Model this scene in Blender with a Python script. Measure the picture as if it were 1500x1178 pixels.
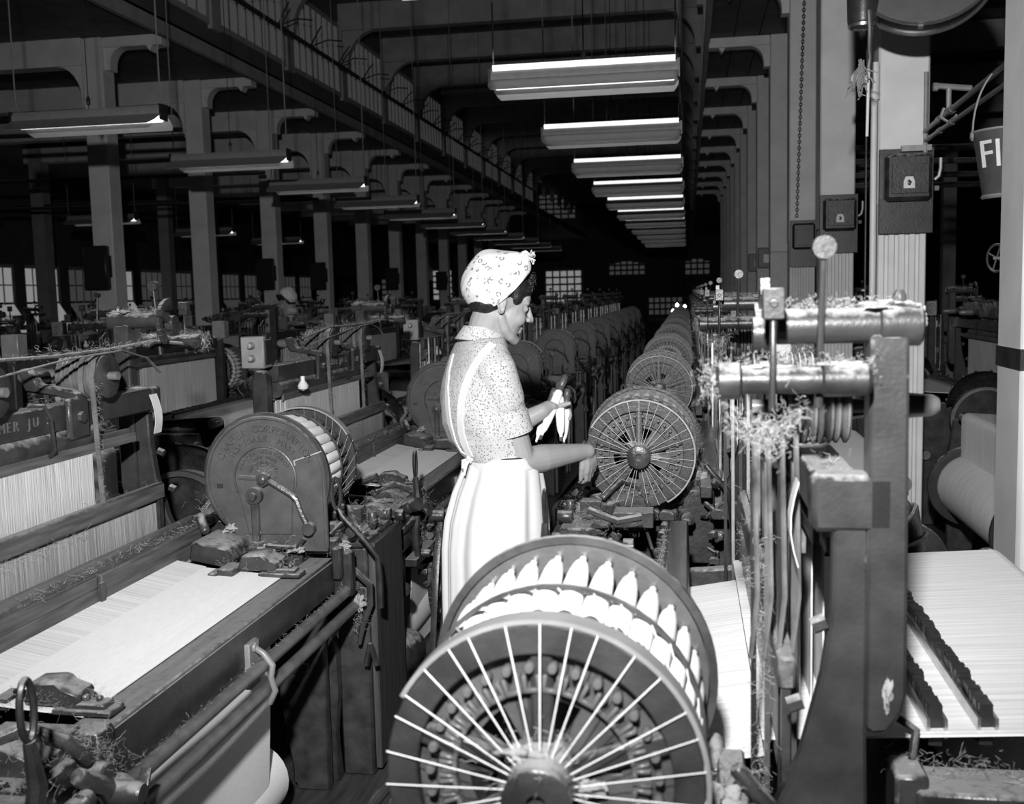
import bpy, bmesh, math, random
from math import sin, cos, pi, radians as RD, atan2, sqrt
from mathutils import Vector as V, Matrix as M4
random.seed(7)
for o in list(bpy.data.objects): bpy.data.objects.remove(o)
S = bpy.context.scene
COL = S.collection
# ---------------- camera ----------------
FPX, ROLL, CAMZ = 1550.0, .024, 1.56
_x, _y = 258.0, -164.0
_xp, _yp = _x*cos(ROLL)-_y*sin(ROLL), _x*sin(ROLL)+_y*cos(ROLL)
_th = math.atan(-_yp/FPX); _ps = math.atan(_xp/FPX*cos(_th))
_f = V((-sin(_ps)*cos(_th), cos(_ps)*cos(_th), -sin(_th)))
_r0 = V((cos(_ps), sin(_ps), 0)); _u0 = _r0.cross(_f)
_r = _r0*cos(ROLL)-_u0*sin(ROLL); _u = _r0*sin(ROLL)+_u0*cos(ROLL)
cd = bpy.data.cameras.new('camera'); cam = bpy.data.objects.new('camera', cd); COL.objects.link(cam)
cam.matrix_world = M4(((_r.x,_u.x,-_f.x,0),(_r.y,_u.y,-_f.y,0),(_r.z,_u.z,-_f.z,CAMZ),(0,0,0,1)))
cd.sensor_width = 36; cd.lens = 36*FPX/1500; cd.clip_start = .05; cd.clip_end = 300
cd.dof.use_dof = True; cd.dof.focus_distance = 3.4; cd.dof.aperture_fstop = 6.5
S.camera = cam
# ---------------- world, flash, exposure ----------------
w = bpy.data.worlds.new('world'); S.world = w; w.use_nodes = True
w.node_tree.nodes['Background'].inputs[0].default_value = (1,1,1,1)
w.node_tree.nodes['Background'].inputs[1].default_value = .015
fl = bpy.data.lights.new('camera_flash', 'SPOT'); fo = bpy.data.objects.new('camera_flash', fl); COL.objects.link(fo)
fo.location = (-.10, -.30, 2.26)
fo.rotation_euler = (V((-.50, 4.0, 1.95))-V(fo.location)).to_track_quat('-Z', 'Y').to_euler()
fl.energy = 1080; fl.spot_size = RD(95); fl.spot_blend = 1.0; fl.shadow_soft_size = .05
S.view_settings.view_transform = 'Standard'; S.view_settings.look = 'None'
S.view_settings.exposure = 0; S.view_settings.gamma = 1; S.view_settings.use_curve_mapping = False
# ---------------- helpers ----------------
def P(px, py, ax, v):
    """the point of the pixel's line of sight that lies on the plane ax = v"""
    d = _r*((px-750)/FPX)-_u*((py-589)/FPX)+_f
    i = 'xyz'.index(ax); c = V((0,0,CAMZ)); return c+d*((v-c[i])/d[i])
ORD='first second third fourth fifth sixth seventh eighth ninth tenth eleventh twelfth thirteenth'.split()
class MB:
    def __init__(s): s.v=[]; s.f=[]
    def add(s, vs, fs):
        n=len(s.v); s.v+= [tuple(p) for p in vs]; s.f+=[tuple(i+n for i in f) for f in fs]; return s
    def box(s, x0,x1,y0,y1,z0,z1):
        return s.add([(x,y,z) for z in (z0,z1) for y in (y0,y1) for x in (x0,x1)],
            [(0,2,3,1),(4,5,7,6),(0,1,5,4),(2,6,7,3),(0,4,6,2),(1,3,7,5)])
    def bar(s, a, b, w, h, up=(0,0,1)):
        """box from a to b, w wide, h high"""
        a=V(a); b=V(b); d=(b-a).normalized(); u=V(up); sd=d.cross(u)
        if sd.length<1e-4: sd=d.cross(V((1,0,0)))
        sd.normalize(); u=sd.cross(d).normalized(); sd*=w/2; u*=h/2
        vs=[p+q for p in (a,b) for q in (-sd-u, sd-u, -sd+u, sd+u)]
        return s.add(vs,[(0,2,3,1),(4,5,7,6),(0,1,5,4),(2,6,7,3),(0,4,6,2),(1,3,7,5)])
    def prism(s, poly, plane, a, b):
        """polygon (p,q) in plane 'xz','yz','xy' extruded along the third axis from a to b"""
        def mk(p,q,t): return {'xz':(p,t,q),'yz':(t,p,q),'xy':(p,q,t)}[plane]
        n=len(poly)
        vs=[mk(p,q,a) for p,q in poly]+[mk(p,q,b) for p,q in poly]
        return s.add(vs,[tuple(range(n)),tuple(range(2*n-1,n-1,-1))]+[(i,i+n,(i+1)%n+n,(i+1)%n) for i in range(n)])
    def tube(s, pts, r, n=8, caps=True, flat=1.0, closed=False):
        pts=[V(p) for p in pts]; m=len(pts)
        rs=r if isinstance(r,(list,tuple)) else [r]*m
        t=(pts[1]-pts[0]).normalized(); a=V((0,0,1)) if abs(t.z)<.9 else V((1,0,0))
        u=(a-t*a.dot(t)).normalized(); vs=[]
        for i in range(m):
            if closed: t=(pts[(i+1)%m]-pts[i-1]).normalized()
            else: t=((pts[min(i+1,m-1)]-pts[max(i-1,0)])).normalized()
            u=(u-t*u.dot(t)).normalized(); b=t.cross(u)
            for k in range(n):
                an=2*pi*k/n; vs.append(pts[i]+(u*cos(an)*flat+b*sin(an))*rs[i])
        fs=[(i*n+k,i*n+(k+1)%n,(i+1)*n+(k+1)%n,(i+1)*n+k) for i in range(m-1) for k in range(n)]
        if closed: fs+=[((m-1)*n+k,(m-1)*n+(k+1)%n,(k+1)%n,k) for k in range(n)]
        elif caps: fs+=[tuple(range(n-1,-1,-1)),tuple(range((m-1)*n,m*n))]
        return s.add(vs,fs)
    def cyl(s,a,b,r,n=16): return s.tube([a,b],r,n)
    def lathe(s, prof, c, ax, n=24, caps=True):
        """prof: (radius, height along ax)"""
        c=V(c); ax=V(ax).normalized(); a=V((0,0,1)) if abs(ax.z)<.9 else V((1,0,0))
        u=(a-ax*a.dot(ax)).normalized(); b=ax.cross(u); m=len(prof)
        vs=[c+ax*h+(u*cos(2*pi*k/n)+b*sin(2*pi*k/n))*r for r,h in prof for k in range(n)]
        fs=[(i*n+k,i*n+(k+1)%n,(i+1)*n+(k+1)%n,(i+1)*n+k) for i in range(m-1) for k in range(n)]
        if caps:
            if prof[0][0]>1e-5: fs.append(tuple(range(n-1,-1,-1)))
            if prof[-1][0]>1e-5: fs.append(tuple(range((m-1)*n,m*n)))
        return s.add(vs,fs)
    def annulus(s, c, ax, r0, r1, t, n=48, a0=0, a1=2*pi):
        """flat ring of thickness t centred on c, square section"""
        c=V(c); ax=V(ax).normalized(); a=V((0,0,1)) if abs(ax.z)<.9 else V((1,0,0))
        u=(a-ax*a.dot(ax)).normalized(); b=ax.cross(u); full=abs(a1-a0-2*pi)<1e-6; m=n if full else n+1
        vs=[]
        for k in range(m):
            an=a0+(a1-a0)*k/n; d=u*cos(an)+b*sin(an)
            vs+=[c+d*r0-ax*t/2,c+d*r1-ax*t/2,c+d*r1+ax*t/2,c+d*r0+ax*t/2]
        fs=[]
        for k in range(n):
            i=4*k; j=4*((k+1)%m)
            fs+=[(i+q,i+(q+1)%4,j+(q+1)%4,j+q) for q in range(4)]
        if not full: fs+=[(3,2,1,0),(4*n,4*n+1,4*n+2,4*n+3)]
        return s.add(vs,fs)
    def grid(s, fn, nu, nv, wrap=False):
        vs=[fn(i/nu,j/nv) for i in range(nu+1) for j in range(nv+(0 if wrap else 1))]
        w_=nv if wrap else nv+1
        fs=[(i*w_+j,(i+1)*w_+j,(i+1)*w_+(j+1)%w_,i*w_+(j+1)%w_) for i in range(nu) for j in range(nv)]
        return s.add(vs,fs)
    def sheet(s, fn, nu, nv, th):
        """a grid given thickness th along its normals (approx. by finite difference)"""
        top=[];e=1e-3
        def nrm(u,v):
            a=V(fn(min(u+e,1),v))-V(fn(max(u-e,0),v)); b=V(fn(u,min(v+e,1)))-V(fn(u,max(v-e,0)))
            n=a.cross(b); return n.normalized() if n.length>1e-12 else V((0,0,1))
        vs=[]
        for sg in (.5,-.5):
            for i in range(nu+1):
                for j in range(nv+1):
                    vs.append(V(fn(i/nu,j/nv))+nrm(i/nu,j/nv)*th*sg)
        w_=nv+1; N=(nu+1)*w_; fs=[]
        for i in range(nu):
            for j in range(nv):
                q=(i*w_+j,(i+1)*w_+j,(i+1)*w_+j+1,i*w_+j+1); fs+=[q,tuple(x+N for x in q[::-1])]
        for i in range(nu):
            for j in (0,nv): q=(i*w_+j,(i+1)*w_+j); fs.append((q[0],q[0]+N,q[1]+N,q[1]) if j==0 else (q[1],q[1]+N,q[0]+N,q[0]))
        for j in range(nv):
            for i in (0,nu): q=(i*w_+j,i*w_+j+1); fs.append((q[1],q[1]+N,q[0]+N,q[0]) if i==0 else (q[0],q[0]+N,q[1]+N,q[1]))
        return s.add(vs,fs)
    def lint(s, pts, n, size=.02, spread=.008, r=.0002, seg=5):
        """n short curly fibres strewn along the polyline pts"""
        pts=[V(p) for p in pts]; m=len(pts)
        for _ in range(n):
            t=random.random()*(m-1); i=min(int(t),m-2); p=pts[i].lerp(pts[i+1],t-i)
            p=p+V([random.gauss(0,spread) for _ in '123']); d=V([random.gauss(0,1) for _ in '123']); d.z=abs(d.z)*.4-.1
            q=[p]; L=size*random.uniform(.4,1.3)/seg
            for _k in range(seg):
                d=(d.normalized()+V([random.gauss(0,.55) for _ in '123'])).normalized(); q.append(q[-1]+d*L)
            s.tube(q,r*random.uniform(.7,1.8),3,False)
        return s
    def fuzz(s, c, rad, seed=0, n=10, amp=.35, sq=(1,1,1)):
        """lumpy tuft"""
        rr=random.Random(seed); ph=[(rr.uniform(2,6),rr.uniform(0,6),rr.uniform(2,6),rr.uniform(0,6)) for _ in range(4)]
        c=V(c); m=n*2
        def fn(u,v):
            th=pi*u; f=2*pi*v; k=1
            for a,b,cc,d in ph: k+=amp*.4*sin(a*th+b+2*cos(f+d))*cos(round(cc)*f+d)
            k+=rr.uniform(-.12,.12)*amp
            return c+V((sin(th)*cos(f)*sq[0],sin(th)*sin(f)*sq[1],cos(th)*sq[2]))*rad*k
        return s.grid(fn,n,m,True)
    def rot(s, m):
        s.v=[tuple(m@V(p)) for p in s.v]; return s
    def build(s, name, mat, parent=None, bevel=0, smooth=40, kind=None, label=None, fix=True):
        me=bpy.data.meshes.new(name); me.from_pydata(s.v,[],s.f)
        if bevel or fix:
            bm=bmesh.new(); bm.from_mesh(me)
            if fix: bmesh.ops.recalc_face_normals(bm,faces=bm.faces)
            if bevel:
                es=[e for e in bm.edges if len(e.link_faces)==2 and e.calc_face_angle(0)>.6]
                bmesh.ops.bevel(bm,geom=es,offset=bevel,segments=1,profile=.5,affect='EDGES',clamp_overlap=True)
            bm.to_mesh(me); bm.free()
        me.polygons.foreach_set('use_smooth',[True]*len(me.polygons)); me.set_sharp_from_angle(angle=RD(smooth))
        me.materials.append(mat)
        return link(name,me,parent,kind,label)
def link(name, me, parent=None, kind=None, label=None):
    o=bpy.data.objects.new(name,me); COL.objects.link(o)
    if parent: o.parent=parent
    if kind: o['kind']=kind
    if label: o['label']=label
    return o
def tag(o,label,cat,group=None):
    o['label']=label; o['category']=cat
    if group: o['group']=group
    return o
def thing(name,label,cat,loc=(0,0,0),rz=0,group=None):
    o=bpy.data.objects.new(name,None); COL.objects.link(o); o.location=loc; o.rotation_euler=(0,0,rz); o.empty_display_size=.05
    return tag(o,label,cat,group)
def copy_tree(o,parent=None,skip=()):
    c=o.copy(); COL.objects.link(c); c.parent=parent
    for ch in KIDS.get(o.name) or [k for k in o.children]:
        if ch.name.split('.')[0] in skip: continue
        copy_tree(ch,c,skip)
    return c
KIDS={}
# ---------------- materials ----------------
def mat(name, g, rough=.5, metal=0, var=.25, scale=18, bump=.12, bscale=90, stretch=(1,1,1), dust=0, spec=.5, scratch=0):
    m=bpy.data.materials.new(name); m.use_nodes=True; nt=m.node_tree; N=nt.nodes; L=nt.links
    b=N['Principled BSDF']; b.inputs['Roughness'].default_value=rough; b.inputs['Metallic'].default_value=metal
    b.inputs['Specular IOR Level'].default_value=spec
    tc=N.new('ShaderNodeTexCoord'); mp=N.new('ShaderNodeMapping'); mp.inputs['Scale'].default_value=stretch
    L.new(tc.outputs['Object'],mp.inputs[0])
    n1=N.new('ShaderNodeTexNoise'); n1.inputs['Scale'].default_value=scale; n1.inputs['Detail'].default_value=5
    L.new(mp.outputs[0],n1.inputs['Vector'])
    r=N.new('ShaderNodeMapRange'); r.inputs['From Min'].default_value=.3; r.inputs['From Max'].default_value=.7
    r.inputs['To Min'].default_value=g*(1-var); r.inputs['To Max'].default_value=min(1,g*(1+var))
    L.new(n1.outputs['Fac'],r.inputs[0]); out=r.outputs[0]
    if dust:
        ge=N.new('ShaderNodeNewGeometry'); sx=N.new('ShaderNodeSeparateXYZ'); L.new(ge.outputs['Normal'],sx.inputs[0])
        n2=N.new('ShaderNodeTexNoise'); n2.inputs['Scale'].default_value=45; n2.inputs['Detail'].default_value=6; L.new(tc.outputs['Object'],n2.inputs['Vector'])
        a=N.new('ShaderNodeMath'); a.operation='MULTIPLY_ADD'; a.inputs[1].default_value=1.3; a.inputs[2].default_value=-.65; L.new(n2.outputs['Fac'],a.inputs[0])
        a2=N.new('ShaderNodeMath'); a2.operation='ADD'; L.new(sx.outputs['Z'],a2.inputs[0]); L.new(a.outputs[0],a2.inputs[1])
        mr=N.new('ShaderNodeMapRange'); mr.inputs['From Min'].default_value=.5; mr.inputs['From Max'].default_value=.95; mr.inputs['To Max'].default_value=dust; L.new(a2.outputs[0],mr.inputs[0])
        mx=N.new('ShaderNodeMix'); mx.data_type='FLOAT'; L.new(mr.outputs[0],mx.inputs[0]); L.new(out,mx.inputs[2]); mx.inputs[3].default_value=.5; out=mx.outputs[0]
    cc=N.new('ShaderNodeCombineColor')
    for i in range(3): L.new(out,cc.inputs[i])
    L.new(cc.outputs[0],b.inputs['Base Color'])
    if bump:
        n3=N.new('ShaderNodeTexNoise'); n3.inputs['Scale'].default_value=bscale; n3.inputs['Detail'].default_value=3; L.new(mp.outputs[0],n3.inputs['Vector'])
        bp=N.new('ShaderNodeBump'); bp.inputs['Strength'].default_value=bump; bp.inputs['Distance'].default_value=.004
        L.new(n3.outputs['Fac'],bp.inputs['Height']); L.new(bp.outputs[0],b.inputs['Normal'])
    return m
def emit(name,g,st):
    m=bpy.data.materials.new(name); m.use_nodes=True; b=m.node_tree.nodes['Principled BSDF']
    b.inputs['Base Color'].default_value=(g,g,g,1); b.inputs['Emission Color'].default_value=(1,1,1,1); b.inputs['Emission Strength'].default_value=st
    return m
IRON=mat('painted_cast_iron',.040,.34,var=.45,dust=.6,bump=.25,bscale=120)
IRONC=mat('clean_painted_iron',.034,.34,var=.3,dust=.65,bump=.15,bscale=140)
PLATE=mat('embossed_plate_paint',.066,.38,var=.25,dust=.35,bump=.2,bscale=130)
RODM=mat('polished_rod',.11,.32,var=.35,bump=.08)
WEB=mat('wheel_web_paint',.065,.45,var=.4,dust=.3,bump=.25,bscale=110)
WHEEL=mat('wheel_paint',.034,.4,var=.4,dust=.3,bump=.25,bscale=110)
DARK=mat('dark_oily_iron',.025,.4,var=.5,dust=.55,bump=.25,bscale=70)
BLACK=mat('black_enamel',.018,.35,var=.2)
STEEL=mat('bright_steel',.5,.28,.9,var=.15,bump=.03)
PALE=mat('pale_zinc_sheet',.26,.45,.2,var=.15)
WOOD=mat('worn_wood',.10,.5,var=.45,scale=9,stretch=(9,.7,9),bump=.15,bscale=30,dust=.35)
WOODV=mat('dark_oak_board',.055,.5,var=.4,scale=9,stretch=(9,9,.6),bump=.1,bscale=30)
LAYW=mat('lay_wood',.085,.5,var=.45,scale=9,stretch=(9,.7,9),bump=.15,bscale=30,dust=.12)
LINT=mat('cotton_lint',.30,1,var=.12,scale=60,bump=.5,bscale=200)
CLOTH=mat('white_woven_cloth',.92,.9,var=.05,scale=260,stretch=(1,.12,1),bump=.06,bscale=700)
WARP=mat('white_warp_yarn',.80,.85,var=.22,scale=200,stretch=(.012,1,.012),bump=.15,bscale=420)
HEDD=mat('string_heddles',.6,.85,var=.42,scale=240,stretch=(1,1,.012),bump=.5,bscale=300)
REED=mat('reed_wires',.36,.5,var=.5,scale=260,stretch=(1,1,.01),bump=.5,bscale=300)
YARN=mat('white_cotton_yarn',.82,.85,var=.05,scale=300,stretch=(1,3,1),bump=.15,bscale=900)
LEATHER=mat('linty_leather_strap',.10,.7,var=.5,dust=.8,bump=.3)
BUTT=mat('bobbin_wood',.07,.4,var=.25)
PAINT=mat('pale_column_paint',.66,.5,var=.1,scale=5,bump=.05)
PAINT2=mat('grey_beam_paint',.34,.55,var=.15,scale=4,bump=.05)
CEIL=mat('dark_ceiling_boards',.10,.7,var=.3,scale=4)
FLOOR=mat('oily_wood_floor',.05,.45,var=.4,scale=6,stretch=(8,.8,1))
WALL=mat('dim_wall',.10,.7,var=.2,scale=2)
TUBE=emit('fluorescent_tube',.9,2.0); STRIPU=emit('glowing_strip',.9,1.1)
PANE=emit('daylight_pane',.4,.22); PANED=emit('dim_daylight_pane',.3,.035); PANEB=emit('bright_daylight_pane',.4,.5); SPOT=emit('bright_bulb',.9,6)
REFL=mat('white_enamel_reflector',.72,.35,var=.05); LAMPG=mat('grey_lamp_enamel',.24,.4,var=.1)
CARD=mat('pale_paper_tag',.65,.8,var=.12)
WHITE=mat('white_sign_paint',.75,.6,var=.1)
GLYPH={}
def glyphs(chars):
    obs=[]
    for ch in chars:
        cu=bpy.data.curves.new('glyph','FONT'); cu.body=ch; cu.align_x='CENTER'; cu.size=1; cu.extrude=.05; cu.resolution_u=2
        ob=bpy.data.objects.new('glyph',cu); COL.objects.link(ob); obs.append((ch,ob))
    bpy.context.view_layer.update(); dg=bpy.context.evaluated_depsgraph_get()
    for ch,ob in obs:
        e=ob.evaluated_get(dg); me=e.to_mesh(); GLYPH[ch]=([tuple(v.co) for v in me.vertices],[tuple(p.vertices) for p in me.polygons]); e.to_mesh_clear()
    for ch,ob in obs: cu=ob.data; bpy.data.objects.remove(ob); bpy.data.curves.remove(cu)
glyphs(sorted(set('DRAPERCORPORATIONHOPEDALE,MASS.NORTHROPTRADEMARKREGISTEREDU.S.PRESSMERJUSFIRE')))
def text_mesh(items, depth=.003):
    """items: (char, size, matrix) -> one MB of raised letters"""
    m=MB()
    for ch,size,mx in items:
        vs,fs=GLYPH[ch]; m.add([mx@V((x*size,y*size,z/.05*depth)) for x,y,z in vs],fs)
    return m
# ================= the building =================
def struct(o): o['kind']='structure'; return o
BAY=2.52
struct(MB().box(-22,14,-3,62,-.06,0).build('floor',FLOOR))
struct(MB().box(-22.2,-22,-3,62,0,5).build('wall_far_left',WALL)); struct(MB().box(14,14.2,-3,62,0,5).build('wall_far_right',WALL))
wb=struct(MB().box(-22,14,62,62.2,0,8).build('wall_back',WALL))
# nave roof and the lower roofs either side
nave=struct(MB().box(-5.85,.33,-3,62,6.5,6.6).build('ceiling',CEIL))
mbp=MB()
cl=struct(MB().box(-22,-5.8,-3,62,4.66,4.74).build('ceiling_left_aisle',CEIL)); cr=struct(MB().box(.26,14,-3,62,4.66,4.74).build('ceiling_right_aisle',CEIL))
for c,x0,x1 in ((cl,-9.5,-5.82),(cr,.28,3)):      # plank battens under the lower roofs
    n=int((x1-x0)/.3)
    for k in range(n): MB().box(x0+k*.3,x0+k*.3+.285,-3,62,4.625,4.66).build('plank',CEIL,c)
MB().box(-5.84,-5.78,-3,62,4.55,4.7).build('fascia',PAINT2,cl); MB().box(.22,.28,-3,62,4.55,4.7).build('fascia',PAINT2,cr)
def nave_beam(y):
    b=MB().box(-5.8,.28,y-.11,y+.11,6.05,6.5).build('roof_beam',PAINT2,nave,bevel=.01)
    for sx,x in ((1,-5.78),(-1,.26)):
        pts=[(x,5.45),(x+sx*.12,5.45)]+[(x+sx*(.12+.5*(1-cos(a))),5.5+.55*sin(a)) for a in [pi/2*i/6 for i in range(7)]]+[(x,6.05)]
        MB().prism(pts,'xz',y-.07,y+.07).build('knee_brace',PAINT2,nave)
for k in range(20): nave_beam(5.2+BAY*k)
# clerestory walls with tall windows between posts
for side,x in (('left',-5.8),('right',.29)):
    sx=1 if side=='left' else -1
    wl=struct(MB().box(x-.08*(sx>0),x+.08*(sx<0),-3,62,4.7,4.95).add([],[]).box(x-.08*(sx>0),x+.08*(sx<0),-3,62,6.15,6.5).build('wall_clerestory_'+side,WALL))
    for k in range(14 if side=='left' else 8):
        y=5.2+BAY*k
        MB().box(x-.06,x+.06,y-.13,y+.13,4.9,6.2).build('wall_post',PAINT2,wl)
        wn=struct(MB().box(x-.03,x+.03,y+.13,y+.2,4.95,6.15).box(x-.03,x+.03,y+BAY-.2,y+BAY-.13,4.95,6.15).box(x-.03,x+.03,y+.2,y+BAY-.2,4.95,5.02).box(x-.03,x+.03,y+.2,y+BAY-.2,6.08,6.15).build('window_%d'%(k+1+(20 if sx<0 else 0)),PAINT2))
        for q in range(8):
            ya=y+.2+q*.265
            MB().box(x-.01,x+.01,ya+.02,ya+.245,5.02,6.08).build('pane',PANED,wn)
            MB().box(x-.025,x+.025,ya+.245,ya+.285,5.02,6.08).build('glazing_bar',PAINT2,wn)
# pipe with spray heads along the clerestory
pp=thing('ceiling_pipe','dark pipe with little branch arms running along the upper left windows','pipe')
MB().cyl((-5.45,6,5.25),(-5.45,40,5.25),.035,8).build('pipe_run',DARK,pp)
for k in range(24):
    y=6.5+k*1.26
    m=MB()
    for a in (-.5,.4): m.tube([(-5.45,y,5.25),(-5.25,y+a*.5,5.38),(-5.1,y+a,5.40)],.012,5)
    m.build('branch_arm',DARK,pp)
# columns
def column(x,y,sx,label,group,grooved=False,height=4.62):
    """sx: direction of the stub bracket (towards the nave)"""
    t=thing('column',label,'column',(x,y,0),0,group)
    MB().box(-.13,.13,-.13,.13,2.0 if grooved else 0,height).build('shaft',PAINT,t,bevel=.012)
    if grooved:
        m=MB().box(-.125,.125,-.11,.125,0,2.0)
        for k in range(5): m.box(-.125+k*.0525,-.09+k*.0525,-.13,-.11,0,2.0)
        m.build('fluted_base',PAINT,t,bevel=.006)
    MB().box(min(sx*.13,sx*.86),max(sx*.13,sx*.86),-.1,.1,4.5,4.62).build('bracket_arm',PAINT,t,bevel=.008)
    c=[(sx*.13,4.25),(sx*.2,4.25)]+[(sx*(.2+.16*(1-cos(a))),4.3+.2*sin(a)) for a in [pi/2*i/6 for i in range(7)]]+[(sx*.13,4.5)]
    MB().prism(c,'xz',-.08,.08).build('corbel',PAINT,t)
    MB().prism([(sx*.66,4.5),(sx*.7,4.44),(sx*.74,4.5)],'xz',-.08,.08).build('drip_block',PAINT,t)
    return t
LABL='pale square column with a stub bracket in the row left of the central roof'
LABR='pale square column with a stub bracket in the row right of the aisle lamps'
for k in range(12):
    y=11.72+BAY*k
    t=column(-6.77,y,1,LABL,'columns of the left row')
    MB().box(-6.0,-.13,-.12,.12,4.32,4.64).build('aisle_beam',PAINT,t,bevel=.01)
    c=[(-.13,3.85),(-.17,3.85)]+[(-.17-.3*(1-cos(a)),3.92+.4*sin(a)) for a in [pi/2*i/6 for i in range(7)]]+[(-.13,4.32)]
    MB().prism(c,'xz',-.08,.08).build('beam_corbel',PAINT,t)
    if k in(0,2,3,5,7):
        b=thing('switch_box','dark switch box fixed high on a column of the left row','switch box',(-6.83,y-.19,1.72),0,'switch boxes on the left columns')
        MB().box(-.15,.15,-.05,.05,0,.52).build('case',BLACK,b,bevel=.015); MB().box(.15,.18,-.02,.02,.15,.4).build('lever',BLACK,b)
for k in range(13):
    y=3.58+BAY*k
    if k==0: t=column(1.135,y,-1,'wooden post at the right edge with a dark painted band, beside the fire bucket',None)
    elif k==1: t=column(1.13,y,-1,'pale fluted column carrying the large switch box with a white emblem',None,True)
    elif k==2: t=column(1.13,y,-1,'pale fluted column with a dark switch box, second beyond the fire bucket',None,True)
    else: t=column(1.13,y,-1,LABR,'columns of the right row',k<5)
    if k==0: MB().box(-.133,.133,-.133,.133,1.29,1.355).build('painted_band',DARK,t)
    MB().box(.13,5.0,-.1,.1,4.32,4.64).build('aisle_beam',PAINT2,t,bevel=.01)
for k in range(6): # second column row in each aisle
    struct_y=14.2+BAY*k
    t=thing('column','slim column deep in the dark left aisle','column',(-12.5,struct_y,0),0,'columns deep in the left aisle'); MB().box(-.13,.13,-.13,.13,0,4.64).build('shaft',PAINT2,t)
for k in range(4):
    t=thing('column','slim column deep in the dark right aisle','column',(5.5,9+BAY*2*k,0),0,'columns deep in the right aisle'); MB().box(-.13,.13,-.13,.13,0,4.64).build('shaft',PAINT2,t)
# far-left wall windows with tilted sashes
WX=-15.0
wl=struct(MB().box(WX-.2,WX,10,62,0,.9).box(WX-.2,WX,10,62,2.5,4.7).build('wall_left',WALL))
for k in range(12):
    y=21.0+1.75*k; pm=PANE if k in(0,1,3,6) else PANED
    MB().box(WX-.2,WX,y-.85,y-.45,.9,2.5).build('wall_pier',WALL,wl)
    wn=struct(MB().box(WX-.08,WX-.02,y-.45,y+.9,.9,.96).box(WX-.08,WX-.02,y-.45,y+.9,2.44,2.5).build('window_%d'%(k+40),PAINT2))
    for i in range(4):
        for j in range(2): MB().box(WX-.06,WX-.05,y-.43+i*.33,y-.13+i*.33,1.65+j*.4,2.02+j*.4).build('pane',pm,wn)
        MB().prism([(WX-.05,1.6),(WX-.03,1.6),(WX+.42,.92),(WX+.40,.92)],'xz',y-.43+i*.33,y-.13+i*.33).build('tilted_pane',pm,wn)
        MB().box(WX-.07,WX-.03,y-.13+i*.33,y-.1+i*.33,.96,2.44).build('glazing_bar',PAINT2,wn)
# windows of the back wall
def far_window(n,px0,px1,py0,py1,m,arched=False,nx=5,nz=5):
    a=P(px0,py1,'y',61.95); b=P(px1,py0,'y',61.95)
    wn=struct(MB().box(a.x-.12,b.x+.12,61.92,61.99,a.z-.12,b.z+.12).build('window_%d'%n,WALL))
    dx=(b.x-a.x)/nx; dz=(b.z-a.z)/nz
    for i in range(nx):
        for j in range(nz):
            z1=dz*(j+1)-.06
            if arched and j==nz-1: z1-=dz*.9*abs((i+.5)/nx-.5)*1.6
            MB().box(a.x+dx*i+.05,a.x+dx*(i+1)-.05,61.86,61.91,a.z+dz*j+.05,a.z+z1).build('pane',m,wn)
far_window(60,790,843,283,322,PANED); far_window(61,800,852,395,448,PANE); far_window(62,892,945,380,404,PANED,True,6,3)
far_window(63,1003,1040,376,403,PANED,True,4,3); far_window(64,950,1000,434,462,PANED,False,6,3); far_window(65,635,662,395,440,PANE,False,3,5); far_window(66,560,585,400,440,PANED,False,3,5)
for k,(a,b) in enumerate(((986,456),(992,447),(1003,449))):
    c=P(a,b,'y',40+3*k); o=thing('hanging_bulb','x','bulb',c); MB().lathe([(.0,-.08),(.05,-.05),(.065,0),(.04,.05),(.02,.08)],(0,0,0),(0,0,1),10).build('bulb',SPOT,o); MB().cyl((0,0,.07),(0,0,6.5-c.z),.012,5).build('cord',BLACK,o)
    tag(o,'tiny bright lamp bulb glowing at the far end of the aisle','bulb','lamp bulbs at the far end')
# ================= fluorescent lamps =================
def make_lamp(lit,TOPZ=6.52):
    t=thing('pendant_lamp','x','lamp')
    L=.61
    def side(sg):
        # flared reflector side, rounded lower corners, with thickness
        def fn(u,v):
            y=sg*(.05+.15*u); z=-.02-.085*u
            l=L*(1-.055*max(0,u-.35)**2/.42-.0*u)
            return (-l+2*l*v,y,z)
        return MB().sheet(fn,6,24,.004)
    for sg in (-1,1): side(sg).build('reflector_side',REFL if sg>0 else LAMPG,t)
    MB().box(-L,L,-.05,.05,-.024,-.018).build('reflector_top',REFL,t)
    h=MB().prism([(-.045,-.015),(.045,-.015),(.045,.02),(.025,.05),(-.025,.05),(-.045,.02)],'yz',-L,L).build('housing',LAMPG,t)
    for x in (-L,L): MB().prism([(-.05,-.06),(.05,-.06),(.055,.055),(-.055,.055)],'yz',x-.008,x+.008).build('end_cap',BLACK,t)
    for y in (-.035,.035): MB().cyl((-L+.03,y,-.05),(L-.03,y,-.05),.017,10).build('tube',TUBE,t)
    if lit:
        MB().cyl((-L+.02,-.028,.062),(L-.02,-.028,.062),.02,10).build('glowing_strip',STRIPU,t)  # glowing cylinder that draws the bright strip along the housing top
    for x in (-L+.02,L-.02):
        MB().tube([(x,-.045,.05),(x,0,.13),(x,.045,.05)],.003,4).cyl((x,0,.13),(x,0,TOPZ-2.97),.006,5).build('hanging_rod',PALE,t)
    MB().cyl((.0,.02,.05),(0,.02,TOPZ-2.97),.004,4).lathe([(.0,.05),(.014,.06),(.016,.1),(.006,.12)],(0,.02,.03),(0,0,1),8).build('flex_and_plug',BLACK,t)
    return t
lc=make_lamp(True); ll=make_lamp(False); l3=make_lamp(False,4.68)
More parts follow.
